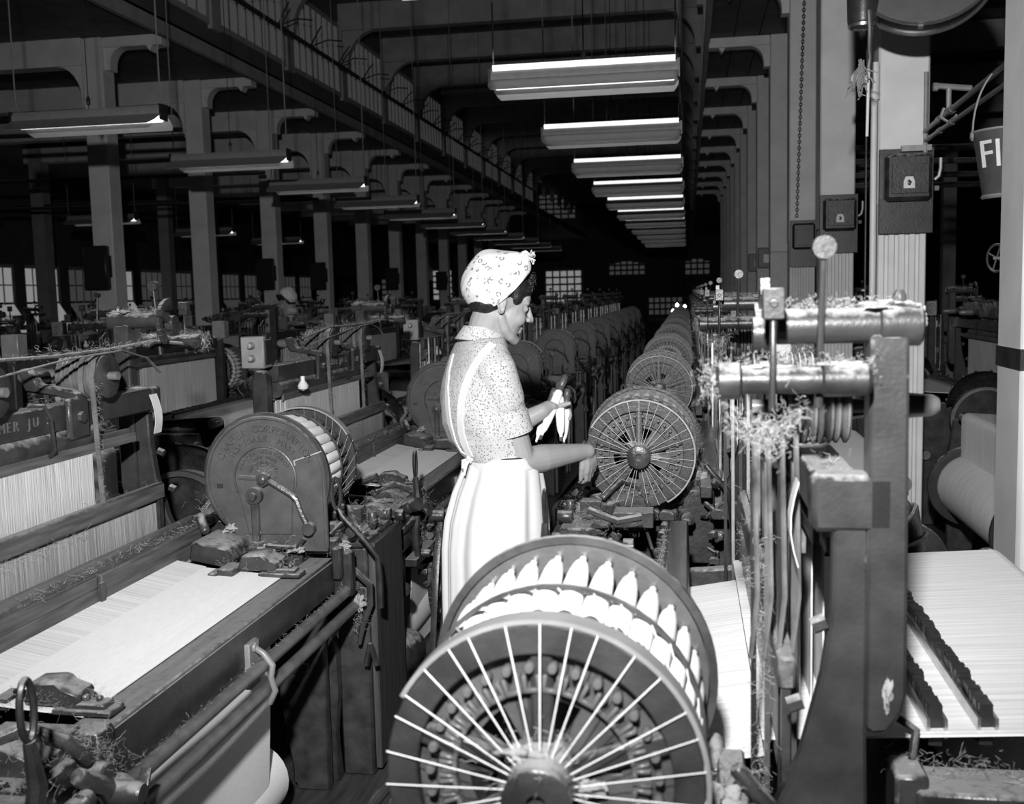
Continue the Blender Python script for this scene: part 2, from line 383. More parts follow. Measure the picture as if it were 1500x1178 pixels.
for k in range(12):
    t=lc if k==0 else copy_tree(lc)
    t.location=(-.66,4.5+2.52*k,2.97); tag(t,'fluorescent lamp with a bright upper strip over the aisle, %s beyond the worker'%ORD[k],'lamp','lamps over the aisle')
for k in range(11):
    t=ll if k==0 else copy_tree(ll)
    t.location=(-4.45,7.52+2.52*k,2.97); tag(t,'long grey fluorescent lamp in the row above the left looms','lamp','lamps above the left looms')
for k in range(4):
    t=l3 if k==0 else copy_tree(l3); t.location=(-9.5,12.5+2.52*k*1.5,2.97); tag(t,'long grey fluorescent lamp beyond the left columns','lamp','lamps beyond the left columns')
# light pipes and cables strung across the left aisle
for k,(y,z) in enumerate(((12.0,3.7),(14.6,3.45),(16.9,3.25),(19,3.5))):
    o=MB().cyl((-14.9,y,z),(-6.2,y+.6,z),.03,6).build('sprinkler_pipe',DARK); tag(o,'thin dark pipe crossing the left aisle below its ceiling','pipe','pipes across the left aisle')
# ================= the worker =================
from mathutils.bvhtree import BVHTree
def remesh(mb, name, matl, parent, voxel, smooth=6, fac=.5):
    me=bpy.data.meshes.new(name); me.from_pydata(mb.v,[],mb.f)
    bm=bmesh.new(); bm.from_mesh(me); bmesh.ops.recalc_face_normals(bm,faces=bm.faces); bm.to_mesh(me); bm.free()
    o=bpy.data.objects.new(name,me); COL.objects.link(o)
    m=o.modifiers.new('r','REMESH'); m.mode='VOXEL'; m.voxel_size=voxel
    if smooth:
        m=o.modifiers.new('s','SMOOTH'); m.iterations=smooth; m.factor=fac
    bpy.context.view_layer.update(); dg=bpy.context.evaluated_depsgraph_get()
    n=bpy.data.meshes.new_from_object(o.evaluated_get(dg)); bpy.data.objects.remove(o); bpy.data.meshes.remove(me)
    n.name=name; n.polygons.foreach_set('use_smooth',[True]*len(n.polygons)); n.materials.clear(); n.materials.append(matl)
    return link(name,n,parent)
def loft(m, secs, n=24, caps=True, ex=2.0):
    """secs: (centre, axisA, ra, axisB, rb)"""
    vs=[]
    for c,a,ra,b,rb in secs:
        for k in range(n):
            t=2*pi*k/n; ct,st=cos(t),sin(t)
            x=math.copysign(abs(ct)**(2/ex),ct); y=math.copysign(abs(st)**(2/ex),st)
            vs.append(V(c)+V(a)*(ra*x)+V(b)*(rb*y))
    q=len(secs)
    fs=[(i*n+k,i*n+(k+1)%n,(i+1)*n+(k+1)%n,(i+1)*n+k) for i in range(q-1) for k in range(n)]
    if caps: fs+=[tuple(range(n-1,-1,-1)),tuple(range((q-1)*n,q*n))]
    m.add(vs,fs)
def ball(m,c,r,A=V((1,0,0)),B=V((0,1,0)),Cc=V((0,0,1)),n=14):
    if not isinstance(r,(tuple,list)): r=(r,r,r)
    secs=[]
    for i in range(n+1):
        t=pi*(i+.02)/(n+.04); secs.append((V(c)+Cc*(r[2]*cos(t)),A,r[0]*sin(t),B,r[1]*sin(t)))
    loft(m,secs,18)
def limb(m, pts, rs, n=16):
    """rounded tapering limb: dense tube plus ball ends"""
    q=[];rr=[]
    for i in range(len(pts)-1):
        for k in range(6): t=k/6; q.append(V(pts[i]).lerp(V(pts[i+1]),t)); rr.append(rs[i]*(1-t)+rs[i+1]*t)
    q.append(V(pts[-1])); rr.append(rs[-1]); m.tube(q,rr,n)
    ball(m,q[0],rr[0],n=8); ball(m,q[-1],rr[-1],n=8)
def printed(name,base,ink,sc,lo,hi,nsc,thr,rough=.85):
    m=mat(name,base,rough,var=.04,scale=40,bump=.12,bscale=300); nt=m.node_tree; N=nt.nodes; L=nt.links
    tc=N['Texture Coordinate']; v=N.new('ShaderNodeTexVoronoi'); v.inputs['Scale'].default_value=sc; L.new(tc.outputs['Object'],v.inputs['Vector'])
    a=N.new('ShaderNodeMath'); a.operation='GREATER_THAN'; a.inputs[1].default_value=lo; L.new(v.outputs['Distance'],a.inputs[0])
    b=N.new('ShaderNodeMath'); b.operation='LESS_THAN'; b.inputs[1].default_value=hi; L.new(v.outputs['Distance'],b.inputs[0])
    c=N.new('ShaderNodeMath'); c.operation='MULTIPLY'; L.new(a.outputs[0],c.inputs[0]); L.new(b.outputs[0],c.inputs[1])
    n=N.new('ShaderNodeTexNoise'); n.inputs['Scale'].default_value=nsc; n.inputs['Detail'].default_value=1; L.new(tc.outputs['Object'],n.inputs['Vector'])
    d=N.new('ShaderNodeMath'); d.operation='GREATER_THAN'; d.inputs[1].default_value=thr; L.new(n.outputs['Fac'],d.inputs[0])
    e=N.new('ShaderNodeMath'); e.operation='MULTIPLY'; L.new(c.outputs[0],e.inputs[0]); L.new(d.outputs[0],e.inputs[1])
    bs=N['Principled BSDF']; src=bs.inputs['Base Color'].links[0].from_socket
    mx=N.new('ShaderNodeMix'); mx.data_type='RGBA'; L.new(e.outputs[0],mx.inputs[0]); L.new(src,mx.inputs[6]); mx.inputs[7].default_value=(ink,ink,ink,1)
    L.new(mx.outputs[2],bs.inputs['Base Color']); return m
SKIN=mat('skin',.29,.5,var=.05,scale=30,bump=.05,bscale=200,spec=.3)
HAIR=mat('dark_hair',.012,.45,var=.5,scale=80,bump=.8,bscale=150)
PRINT=printed('small_print_cotton',.47,.20,150,-.1,.40,190,.47)
BAND=printed('bandana_print',.6,.2,40,.18,.34,120,.47)
APRON=mat('white_apron_cotton',.64,.9,var=.03,scale=20,bump=.15,bscale=26,stretch=(2.2,2.2,.35))
WY=3.2
wk=thing('person','person in a printed blouse, white apron and knotted headscarf tending a bobbin wheel','person',(P(730,700,'y',WY).x,WY,0))
WO=V(wk.location)
YA=RD(30); FW=V((cos(YA),sin(YA),0)); RT=V((sin(YA),-cos(YA),0)); UP=V((0,0,1))
def sec(py,xl,xr,ratio,dy=0,grow=0):
    a=P(xl,py,'y',WY); b=P(xr,py,'y',WY); h=(b.x-a.x)/2+grow; c=(a+b)/2
    wd=h/sqrt(sin(YA)**2+(ratio*cos(YA))**2)
    return (c-WO+FW*0+V((0,dy,0)),RT,wd,FW,ratio*wd)
def L_(p): return V(p)-WO
pe=lambda px,py,y: P(px,py,'y',y)-WO
TORSO=[(494,677,738,.62),(503,664,743,.50),(513,658,748,.47),(530,651,757,.50),(560,645,762,.62),(590,644,765,.70),(620,649,768,.74),(645,660,774,.76),(660,673,780,.76),(671,682,786,.76)]
SR=sec(533,651,757,.5)[0]+RT*.125; EL=pe(765,676,3.13); WR=pe(852,662,3.31)
SL=sec(533,651,757,.5)[0]-RT*.125; ELl=SL+V((.05,.02,-.26)); WL=pe(795,602,3.36)
# --- skin: one continuous figure
b=MB()
loft(b,[(s[0],s[1],s[2]*.93,s[3],s[4]*.93) for s in [sec(*t) for t in TORSO]]+[(sec(720,668,795,.8)[0],RT,.150,FW,.11),(sec(760,660,797,.8)[0],RT,.15,FW,.115),(sec(800,660,797,.8)[0],RT,.14,FW,.11)],28)
hip=sec(780,660,797,.8)[0]
for sg in (1,-1):
    h=hip+RT*.075*sg
    limb(b,[h,V((h.x+.01,h.y,.50)),V((h.x,h.y,.28)),V((h.x-.02,h.y,.08))],[.085,.058,.052,.034])
    a=V((h.x-.02,h.y,.05)); limb(b,[a-FW*.03,a+FW*.08+V((0,0,-.015)),a+FW*.16+V((0,0,-.025))],[.035,.033,.022])
# arms
limb(b,[SR,SR.lerp(EL,.5),EL],[.046,.044,.041]); limb(b,[EL,EL.lerp(WR,.32),EL.lerp(WR,.7),WR],[.041,.0435,.034,.027])
limb(b,[SL,SL.lerp(ELl,.5),ELl],[.046,.046,.041]); limb(b,[ELl,ELl.lerp(WL,.3),ELl.lerp(WL,.75),WL],[.041,.043,.031,.025])
def hand(m,W,d,n,curl,size=1.0,thumb=None,th_curl=.5,mirror=1,base=0.0):
    """W wrist, d towards the knuckles, n out of the back of the hand; curl = per-finger bend at each joint"""
    d=V(d).normalized(); n=(V(n)-d*V(n).dot(d)).normalized(); s=d.cross(n)*mirror   # s: towards the thumb side
    pl=.085*size
    for k in range(4):
        off=(.028-.019*k)*size; kn=W+d*(pl-.006*abs(k-1)*size)+s*off+n*.002
        limb(m,[W+s*off*.55+d*.005,W.lerp(kn,.6)+s*off*.1+n*.003,kn],[.017*size,.015*size,.0115*size],10)
        a=base; p=kn; dd=d
        for j,(ln,r0,r1) in enumerate(((.042,.0100,.009),(.026,.009,.0082),(.021,.0082,.0068))):
            f=(1.0,.0)
            ln*=(.95,1.05,1.0,.8)[k]*size; a+=curl[k][j]
            dirv=(d*cos(a)-n*sin(a)); q=p+dirv*ln; limb(m,[p,q],[r0*size,r1*size],8); p=q
    # thumb
    t0=W+d*.022*size+s*.026*size-n*.004; t=thumb or (d*.65+s*.55-n*.45)
    t=V(t).normalized(); t1=t0+t*.040*size; t2d=(t*cos(th_curl)+(d*.6-s*.4-n*.3).normalized()*sin(th_curl)).normalized(); t2=t1+t2d*.032*size; t3=t2+t2d*.024*size
    limb(m,[t0,t1],[.016*size,.0125*size],10); limb(m,[t1,t2],[.0115*size,.0105*size],10); limb(m,[t2,t3],[.0105*size,.008*size],10)
HD=(pe(867,694,3.37)-pe(861,657,3.34)).normalized()
KW=pe(861,661,3.325)
limb(b,[WR,KW],[.027,.024])
hand(b,KW,HD,V((.72,-.60,.25)),[(.25,.65,.5),(.28,.68,.5),(.32,.7,.5),(.38,.75,.5)],.80,thumb=HD*.85+V((-.25,-.25,0)),mirror=1)
WL2=pe(803,597,3.38); limb(b,[WL,WL2],[.025,.023])
hand(b,WL2,(pe(824,597,3.47)-WL2),V((.25,.9,.25)),[(.5,.9,.7),(.55,.9,.7),(.6,.95,.7),(.65,1,.7)],.9,thumb=(pe(816,590,3.36)-pe(800,596,3.37)),th_curl=.25,mirror=-1)
# neck and head
HY=RD(25); HP=RD(14)
f0=V((cos(HY),sin(HY),0)); hR=V((sin(HY),-cos(HY),0)); hF=f0*cos(HP)-UP*sin(HP); hU=UP*cos(HP)+f0*sin(HP)
HO=pe(727,447,WY)
hp=lambda f,s,u: HO+hF*f+hR*s+hU*u
NK=sec(494,677,738,.62)[0]
limb(b,[NK-UP*.03,NK.lerp(hp(-.012,0,-.03),.5),hp(-.010,0,-.03),hp(-.004,0,.0)],[.060,.056,.056,.058])
ball(b,hp(-.005,0,.045),(.098,.077,.092),hF,hR,hU)
ball(b,hp(.042,0,-.012),(.054,.060,.085),hF,hR,hU)
ball(b,hp(.036,0,-.062),(.050,.050,.040),hF,hR,hU)
ball(b,hp(.078,0,-.092),(.018,.020,.016),hF,hR,hU)
ball(b,hp(.070,0,.035),(.032,.055,.03),hF,hR,hU)
for sg in (1,-1):
    ball(b,hp(.062,.034*sg,-.026),(.030,.024,.028),hF,hR,hU); ball(b,hp(.080,.030*sg,.024),(.014,.022,.010),hF,hR,hU)
    ball(b,hp(.082,.031*sg,.006),(.012,.013,.010),hF,hR,hU)
    limb(b,[hp(.008,.048*sg,-.035),hp(.03,.042*sg,-.066),hp(.055,.028*sg,-.085),hp(.076,.010*sg,-.094)],[.016,.016,.016,.015])
    # ear
    q=[hp(-.004+.015*cos(t)*(1 if sin(t)>0 else .7)-.003*sin(t),.074*sg+.006*sg*(1-cos(t)),.0+.025*sin(t)) for t in [2*pi*i/14 for i in range(14)]]
    b.tube(q,.0045,8,closed=True); ball(b,hp(.0,.072*sg,.0),(.012,.006,.02),hF,hR,hU)
limb(b,[hp(.096,0,.022),hp(.107,0,.0),hp(.117,0,-.021)],[.0075,.0085,.0105]); 
for sg in (1,-1): ball(b,hp(.107,.010*sg,-.024),(.010,.0075,.008),hF,hR,hU)
ball(b,hp(.086,0,-.054),(.012,.023,.0065),hF,hR,hU); ball(b,hp(.084,0,-.066),(.012,.020,.007),hF,hR,hU)
body=remesh(b,'body',SKIN,wk,.0030,7,.5)
# eyes and mouth line
for sg in (1,-1):
    e=MB(); ball(e,hp(.084,.031*sg,.006),(.0095,.011,.0065),hF,hR,hU); e.build('eye',REFL,wk)
    MB().tube([hp(.088+.004*(1-abs(t)),.031*sg+.014*t,.012+.002*(1-t*t)) for t in (-1,-.5,0,.5,1)],.0018,5).build('eyelash',HAIR,wk)
    MB().tube([hp(.090,.031*sg+.018*t,.033+.004*(1-t*t)) for t in (-1,-.5,0,.5,1)],.0028,5).build('eyebrow',HAIR,wk)
LIP=mat('lips',.14,.4,var=.1)
e=MB(); ball(e,hp(.0895,0,-.0545),(.0095,.0205,.0048),hF,hR,hU); ball(e,hp(.0878,0,-.0655),(.0095,.018,.0052),hF,hR,hU); e.build('lips',LIP,wk)
# hair: cap under the scarf, nape and curls at the temple
h=MB(); ball(h,hp(-.008,0,.046),(.094,.0785,.090),hF,hR,hU); ball(h,hp(-.045,0,.0),(.045,.066,.04),hF,hR,hU); ball(h,hp(-.035,0,-.022),(.034,.058,.022),hF,hR,hU)
ball(h,hp(.028,0,.060),(.074,.0755,.052),hF,hR,hU); ball(h,hp(.040,.050,.038),(.026,.022,.032),hF,hR,hU); ball(h,hp(-.030,.040,-.002),(.028,.034,.026),hF,hR,hU)
hair=remesh(h,'hair',HAIR,wk,.004,2)
rr=random.Random(5); h=MB()
for k in range(150):
    t=rr.random(); sd=rr.uniform(-.6,1); c=hp(.068+.028*(1-abs(sd)*.8)*rr.uniform(.8,1.1),.070*sd*rr.uniform(.9,1.1),.088+.03*t-.03*abs(sd)); q=[]
    a=rr.uniform(0,6); ax=V([rr.gauss(0,1) for _ in 'abc']).normalized(); u=ax.orthogonal().normalized(); v=ax.cross(u); R0=rr.uniform(.004,.009)
    for i in range(9): q.append(c+u*R0*cos(a+i*.8)+v*R0*sin(a+i*.8)+ax*.0012*i)
    h.tube(q,.0013,4)
h.build('temple_curls',HAIR,wk)
# headscarf
TC=pe(722,412,WY); ta=(pe(772,378,WY)-pe(686,438,WY)).normalized(); tb=(hR-ta*hR.dot(ta)).normalized(); tcx=ta.cross(tb)
if tcx.z<0: tcx=-tcx
EA=pe(693,464,WY-.05); EB=pe(773,394,WY+.0); EC=pe(742,438,WY-.085)
cutn=(EB-EA).cross(EC-EA).normalized()
if cutn.z<0: cutn=-cutn
rr=random.Random(9)
def scarf(u,v):
    th=pi*u; ph=2*pi*v
    d=V((cos(th),sin(th)*cos(ph),sin(th)*sin(ph)))
    k=1+.012*sin(11*ph+3*cos(th))*sin(th)+.010*sin(17*ph+5*th)*sin(th)
    la=.104 if d.x<0 else .101
    p=TC+ta*(d.x*la*k)+tb*(d.y*.102*k)+tcx*(d.z*(.087 if d.z>0 else .135)*k)
    # the peaked corner of folded cloth at the top of the back
    pk=pe(704,370,WY-.02)-TC; w_=max(0,(d.x*ta+d.y*tb+d.z*tcx).normalized().dot(pk.normalized())); p+=pk.normalized()*.011*w_**14
    pk=pe(771,377,WY-.03)-TC; w_=max(0,(d.x*ta*.1+d.y*tb*.098+d.z*tcx*.087).normalized().dot(pk.normalized())); p+=pk.normalized()*max(0,pk.length-.096)*w_**10
    g=(p-EA).dot(cutn)
    if g<0: p-=cutn*g*.98
    return p
sc=MB().grid(scarf,34,56,True).build('headscarf',BAND,wk,smooth=70,fix=True)
h=MB(); kc=pe(771,376,WY-.03)
for k in range(5): h.fuzz(kc+V([rr.gauss(0,.006) for _ in 'abc']),.012,40+k,8,.4,(1.1,.9,.8))
kn=h.build('scarf_knot',BAND,sc)
h=MB()
for k in range(26):
    d=V((rr.uniform(.2,1),rr.uniform(-.7,.4),rr.uniform(-.8,.8))).normalized(); c=kc+V((.008,0,0)); h.tube([c+d*.006,c+d*.016+V([rr.gauss(0,.002) for _ in 'abc']),c+d*.023+V([rr.gauss(0,.003) for _ in 'abc'])],.0013,4)
h.build('scarf_fringe',BAND,sc)
# blouse
b=MB()
loft(b,[(s[0],s[1],s[2],s[3],s[4]) for s in [sec(*t,grow=.004) for t in TORSO]],36,ex=2.15)
SE=SR.lerp(EL,.68)
limb(b,[SR+UP*.005-RT*.03,SR+UP*-.01+RT*.012,SR.lerp(EL,.35)+RT*.008],[.055,.062,.060])
ax=(EL-SR).normalized()
def sleeve(m,S,E,t0,t1,r0,r1,th=.004):
    a_=(E-S).normalized(); u=a_.orthogonal().normalized(); v=a_.cross(u); secs=[]
    for i in range(9):
        t=t0+(t1-t0)*i/8; r=r0+(r1-r0)*i/8; secs.append((S.lerp(E,t),u,r,v,r))
    loft(m,secs,28)
sleeve(b,SR,EL,.15,.66,.060,.056); limb(b,[SL+UP*.0+RT*.03,SL-RT*.012,SL.lerp(ELl,.35)],[.055,.062,.058]); sleeve(b,SL,ELl,.15,.66,.060,.055)
bl=remesh(b,'blouse',PRINT,wk,.0045,8,.5)
# folds: gentle displacement of the blouse
NRM=[v.normal.copy() for v in bl.data.vertices]; CO=[v.co.copy() for v in bl.data.vertices]; flat=[]
for c,nn in zip(CO,NRM):
    k=.0035*sin(38*c.z+22*c.x+6*sin(14*c.y))*max(0,min(1,(1.30-c.z)/.18)); c=c+nn*k; flat+=[c.x,c.y,c.z]
bl.data.vertices.foreach_set('co',flat); bl.data.update()
def cuff(S,E,t0,t1,r):
    a_=(E-S).normalized(); u=a_.orthogonal().normalized(); v=a_.cross(u)
    def fn(q,w_):
        p=S.lerp(E,t0+(t1-t0)*q); return p+(u*cos(2*pi*w_)+v*sin(2*pi*w_))*(r+.002*sin(3*2*pi*w_))
    return MB().sheet(fn,4,36,.004)
cuff(SR,EL,.50,.70,.0600).build('sleeve_cuff',PRINT,bl); cuff(SL,ELl,.5,.7,.0590).build('sleeve_cuff',PRINT,bl)
N0=sec(487,680,738,.80); N1=sec(503,668,743,.62)
def collar(u,v):
    t=2*pi*v; k=u
    c=N0[0].lerp(N1[0],k); ra=(.058+.026*k); rb=(.060+.020*k)
    p=c+RT*(ra*cos(t))+FW*(rb*sin(t)); p.z+=.010*(1-sin(t))*.8-.018*max(0,sin(t))+.006*(1-k)
    return p
MB().sheet(collar,6,40,.005).build('collar',PRINT,bl)
# apron: skirt, waistband, crossed straps, bow
SK=[(664,680,788,.77),(676,681,789,.78),(690,678,792,.80),(720,667,796,.84),(760,657,799,.86),(800,654,801,.88),(860,655,806,.9),(905,656,810,.9),(1010,650,818,.92)]
sk=[sec(*t,grow=.003) for t in SK]
def skirt(u,v):
    x=u*(len(sk)-1); i=min(int(x),len(sk)-2); t=x-i; A,B=sk[i],sk[i+1]; th=2*pi*v
    c=A[0].lerp(B[0],t); ra=A[2]*(1-t)+B[2]*t; rb=A[4]*(1-t)+B[4]*t
    back=max(0,cos(th-pi*1.28)); fold=(.006*sin(13*th)+.011*back**3*sin(31*th)+.004*max(0,sin(th))*sin(19*th))*min(1,u*2.2)
    return c+RT*((ra+fold)*cos(th))+FW*((rb+fold)*sin(th))
apr=MB().sheet(skirt,32,150,.003).build('apron_skirt',APRON,wk,smooth=80)
wb0=sec(667,681,787,.77,grow=.006); wb1=sec(680,681,790,.78,grow=.006)
MB().sheet(lambda u,v:(wb0[0].lerp(wb1[0],u)+RT*(wb0[2]*cos(2*pi*v))+FW*(wb0[4]*sin(2*pi*v))),3,60,.004).build('apron_waistband',APRON,apr)
bw0=sec(664,682,787,.77,grow=.001); MB().tube([bw0[0]+RT*(bw0[2]*cos(t))+FW*(bw0[4]*sin(t)) for t in [2*pi*i/40 for i in range(40)]],.004,6,closed=True).build('dark_belt',BLACK,wk)
bvh=BVHTree.FromPolygons([v.co+WO for v in bl.data.vertices],[p.vertices for p in bl.data.polygons])
def strap(pts,wd):
    co=[];C0=V((0,0,CAMZ))
    for (px,py) in pts:
        d=(P(px,py,'y',WY)-C0).normalized(); h_,n_,_,_=bvh.ray_cast(C0,d)
        if h_ is None: h_=bvh.find_nearest(P(px,py,'y',WY))[0]; n_=bvh.find_nearest(P(px,py,'y',WY))[1]
        co.append((h_-WO,n_ if n_.y<.2 else -n_))
    m=MB(); vs=[]
    for i,(p,n_) in enumerate(co):
        t=(co[min(i+1,len(co)-1)][0]-co[max(i-1,0)][0]).normalized(); s_=t.cross(n_).normalized()
        vs+=[p+n_*.0055-s_*wd/2,p+n_*.0055+s_*wd/2,p+n_*.001+s_*wd/2,p+n_*.001-s_*wd/2]
    fs=[(4*i+q,4*i+(q+1)%4,4*i+4+(q+1)%4,4*i+4+q) for i in range(len(co)-1) for q in range(4)]+[(0,1,2,3),(len(vs)-4,len(vs)-3,len(vs)-2,len(vs)-1)]
    return m.add(vs,fs)
strap([(722,505),(715,512),(706,522),(697,535),(689,550),(682,568),(677,590),(675,612),(677,635),(682,652),(690,668)],.026).build('apron_strap',APRON,apr,smooth=70)
strap([(664,520),(658,545),(656,570),(657,595),(660,620),(667,645),(677,662),(688,670)],.022).build('apron_strap',APRON,apr,smooth=70)
k0=pe(688,672,WY-.10); h=MB(); h.fuzz(k0,.012,77,8,.4,(1,1,1))
h.tube([k0,k0+V((-.012,-.008,-.02)),k0+V((-.016,-.01,-.05))],[.005,.007,.003],6).tube([k0,k0+V((-.02,0,-.008)),k0+V((-.024,0,-.03))],[.005,.007,.003],6).build('apron_knot',APRON,apr)
# shoes
for sg in (1,-1):
    h_=hip+RT*.075*sg; a=V((h_.x-.02,h_.y,.035)); m=MB(); limb(m,[a-FW*.035,a+FW*.06,a+FW*.165-UP*.01],[.040,.040,.028]); 
    m.v=[(x,y,max(z,.002)) for x,y,z in m.v]; m.build('shoe',DARK,wk)
# ================= looms =================
# local axes: x towards the weaver, y towards the right-hand end, z up; origin on the floor under the battery plate
HZ=1.015
def arc_text(s, r, size, a0, a1, y):
    """letters on a circle in the xz plane facing -y; angles from the top, clockwise seen from -y"""
    out=[]; n=len(s)
    for i,ch in enumerate(s):
        if ch==' ': continue
        a=a0+(a1-a0)*i/(n-1)
        c=V((r*sin(a),y,HZ+r*cos(a))); X=V((cos(a),0,-sin(a))); Y=V((sin(a),0,cos(a))); Z=V((0,-1,0))
        out.append((ch,size,M4(((X.x,Y.x,Z.x,c.x),(X.y,Y.y,Z.y,c.y),(X.z,Y.z,Z.z,c.z),(0,0,0,1)))))
    return out
NB=31
def bobbin_mesh():
    m=MB().lathe([(r_,1.11*h_) for r_,h_ in [(.0,.02),(.005,.022),(.0055,.034),(.011,.05),(.0142,.08),(.0158,.12),(.0158,.19),(.0145,.207),(.0095,.215)]],(0,0,0),(0,1,0),14)
    return m
def hopper(root, full=True):
    """battery: embossed plate nearest the loom middle, bobbin rings and hub beyond it"""
    arc=[(.19*cos(a),HZ+.19*sin(a)) for a in [RD(0+222*i/40) for i in range(41)]]
    pl=MB().prism(arc+[(-.10,.835),(-.09,.80),(.06,.79),(.19,.79)],'xz',-.008,.010).build('hopper_plate',PLATE,root,smooth=30)
    m=MB()
    pts=[(.188*cos(a),-.008,HZ+.188*sin(a)) for a in [RD(-4+226*i/48) for i in range(49)]]
    m.tube([(.188,-.008,.80)]+pts,.0065,6)
    m.build('rim',PLATE,pl)
    MB().annulus((0,.004,HZ),(0,1,0),.192,.203,.014,64).build('backing_ring',IRON,pl)
    m=MB().prism([(.097*cos(a),HZ+.097*sin(a)) for a in [RD(-25+225*i/30) for i in range(31)]]+[(-.085,HZ-.06),(-.06,.84),(.08,.84)],'xz',-.013,-.007); m.build('raised_panel',PLATE,pl,bevel=.003)
    m=MB().tube([(.1*cos(a),-.013,HZ+.1*sin(a)) for a in [RD(-30+235*i/40) for i in range(41)]],.0032,5); m.build('panel_edge',PLATE,pl)
    it=arc_text('DRAPER CORPORATION',.146,.031,RD(-62),RD(66),-.0095)+arc_text('HOPEDALE, MASS.',.117,.024,RD(-52),RD(56),-.0095)+arc_text('DRAPER NORTHROP',.080,.0155,RD(-66),RD(62),-.0145)+arc_text('TRADE MARK',.064,.012,RD(-40),RD(34),-.0145)+arc_text('REGISTERED U.S.',.048,.011,RD(-62),RD(60),-.0145)
    text_mesh(it,.0045).build('raised_lettering',PLATE,pl)
    m=MB().lathe([(.024,-.01),(.024,-.03),(.021,-.035)],(0,0,HZ),(0,1,0),6); m.build('hub_nut',IRON,pl)
    MB().lathe([(.013,-.033),(.013,-.044),(.009,-.047)],(0,0,HZ),(0,1,0),10).build('hub_bolt',IRON,pl)
    MB().tube([(-.02,-.016,HZ+.002),(-.085,-.012,HZ+.004)],.008,8).build('plate_rib',PLATE,pl)
    MB().tube([(.02,-.03,HZ-.004),(.088,-.03,HZ-.045),(.105,-.03,HZ-.06),(.118,-.03,HZ-.10),(.140,-.03,HZ-.148)],[.009,.009,.01,.009,.01],8).lathe([(.02,-.02),(.02,-.045)],(.142,0,HZ-.15),(0,1,0),10).build('crank_arm',IRON,pl)
    MB().lathe([(.028,-.012),(.026,-.03),(.013,-.031),(.012,-.044),(.0,-.046)],(-.034,0,HZ-.052),(0,1,0),16).build('lower_boss',IRON,pl)
    MB().box(-.047,-.021,-.024,-.01,.80,HZ-.07).build('boss_stem',IRON,pl,bevel=.004)
    MB().tube([(.0,-.03,.808),(.10,-.032,.804),(.125,-.032,.835)],.008,6).build('release_lever',DARK,pl)
    MB().bar((.095,-.012,HZ+.055),(.185,-.012,HZ+.085),.004,.004).bar((.097,-.012,HZ+.055),(.099,-.012,HZ+.04),.005,.004).build('chalk_mark',LINT,pl)
    MB().box(-.158,-.14,-.012,-.006,HZ-.03,HZ-.016).build('small_slot',DARK,pl)
    # rings and wheel
    MB().annulus((0,.185,HZ),(0,1,0),.1775,.1835,.007,64).build('bobbin_ring',IRON,pl)
    MB().annulus((0,.335,HZ),(0,1,0),.146,.181,.014,64).build('outer_ring',WHEEL,pl,bevel=.002)
    MB().annulus((0,.327,HZ),(0,1,0),.1815,.187,.034,48,RD(-150),RD(60)).build('guard_band',PALE,pl)
    m=MB().annulus((0,.318,HZ),(0,1,0),.088,.147,.006,48)
    for k in range(6):
        a=2*pi*k/6+.25
        for q in (-.17,0,.17): m.bar((.03*sin(a),.319,HZ+.03*cos(a)),(.095*sin(a+q),.319,HZ+.095*cos(a+q)),.022,.006,up=(0,1,0))
    m.build('wheel_web',WEB,pl)
    m=MB()
    for k in range(5):
        a=2*pi*k/5; m.bar((.03*sin(a),.328,HZ+.03*cos(a)),(.15*sin(a),.328,HZ+.15*cos(a)),.026,.014,up=(0,1,0))
    m.build('wheel_spokes',WHEEL,pl,bevel=.004)
    if full:
        base=None
        for k in range(NB):
            a=2*pi*(k+.5)/NB
            if base is None:
                base=MB().box(-.0075,.0075,.320,.338,.100,.106).box(-.0105,-.0055,.320,.338,.100,.121).box(.0055,.0105,.320,.338,.100,.121).cyl((0,.321,.13),(0,.344,.13),.006,8).build('tip_clip',RODM,pl,bevel=.0015); o=base
            else: o=link('tip_clip',base.data,pl)
            o.location=(0,0,HZ); o.rotation_euler=(0,a,0)
    else:
        m=MB()
        for k in range(NB):
            a=2*pi*(k+.5)/NB; m.bar((.102*sin(a),.328,HZ+.102*cos(a)),(.122*sin(a),.328,HZ+.122*cos(a)),.014,.014,up=(0,1,0))
        m.build('tip_clips',PALE,pl,kind='stuff')
    h=MB().lathe([(.046,.315),(.041,.345),(.036,.385),(.0385,.387),(.0385,.398),(.0355,.4),(.011,.4),(.010,.388),(0,.388)],(0,0,HZ),(0,1,0),28).build('hub',IRON,pl)
    st=None
    m2=MB()
    for k in range(NB):
        a=2*pi*k/NB; b=a+RD(20)
        pts=[(.038*sin(a),.362,HZ+.038*cos(a)),(.1815*sin(a),.345,HZ+.1815*cos(a)),(.179*sin(b),.19,HZ+.1795*cos(b))]
        if full:
            if st is None: st=MB().tube([(0,.362,.037),(0,.345,.1815),(.1795*sin(RD(20)),.19,.179*cos(RD(20)))],.0008,4).build('yarn_strand',YARN,pl); o=st
            else: o=link('yarn_strand',st.data,pl)
            o.location=(0,0,HZ); o.rotation_euler=(0,a+random.uniform(-.06,.06),0)
        else: m2.tube(pts,.0006,3)
    if not full: m2.build('yarn_strands',YARN,pl,kind='stuff')
    return pl
def bob_parts(): pass
BOBM={}
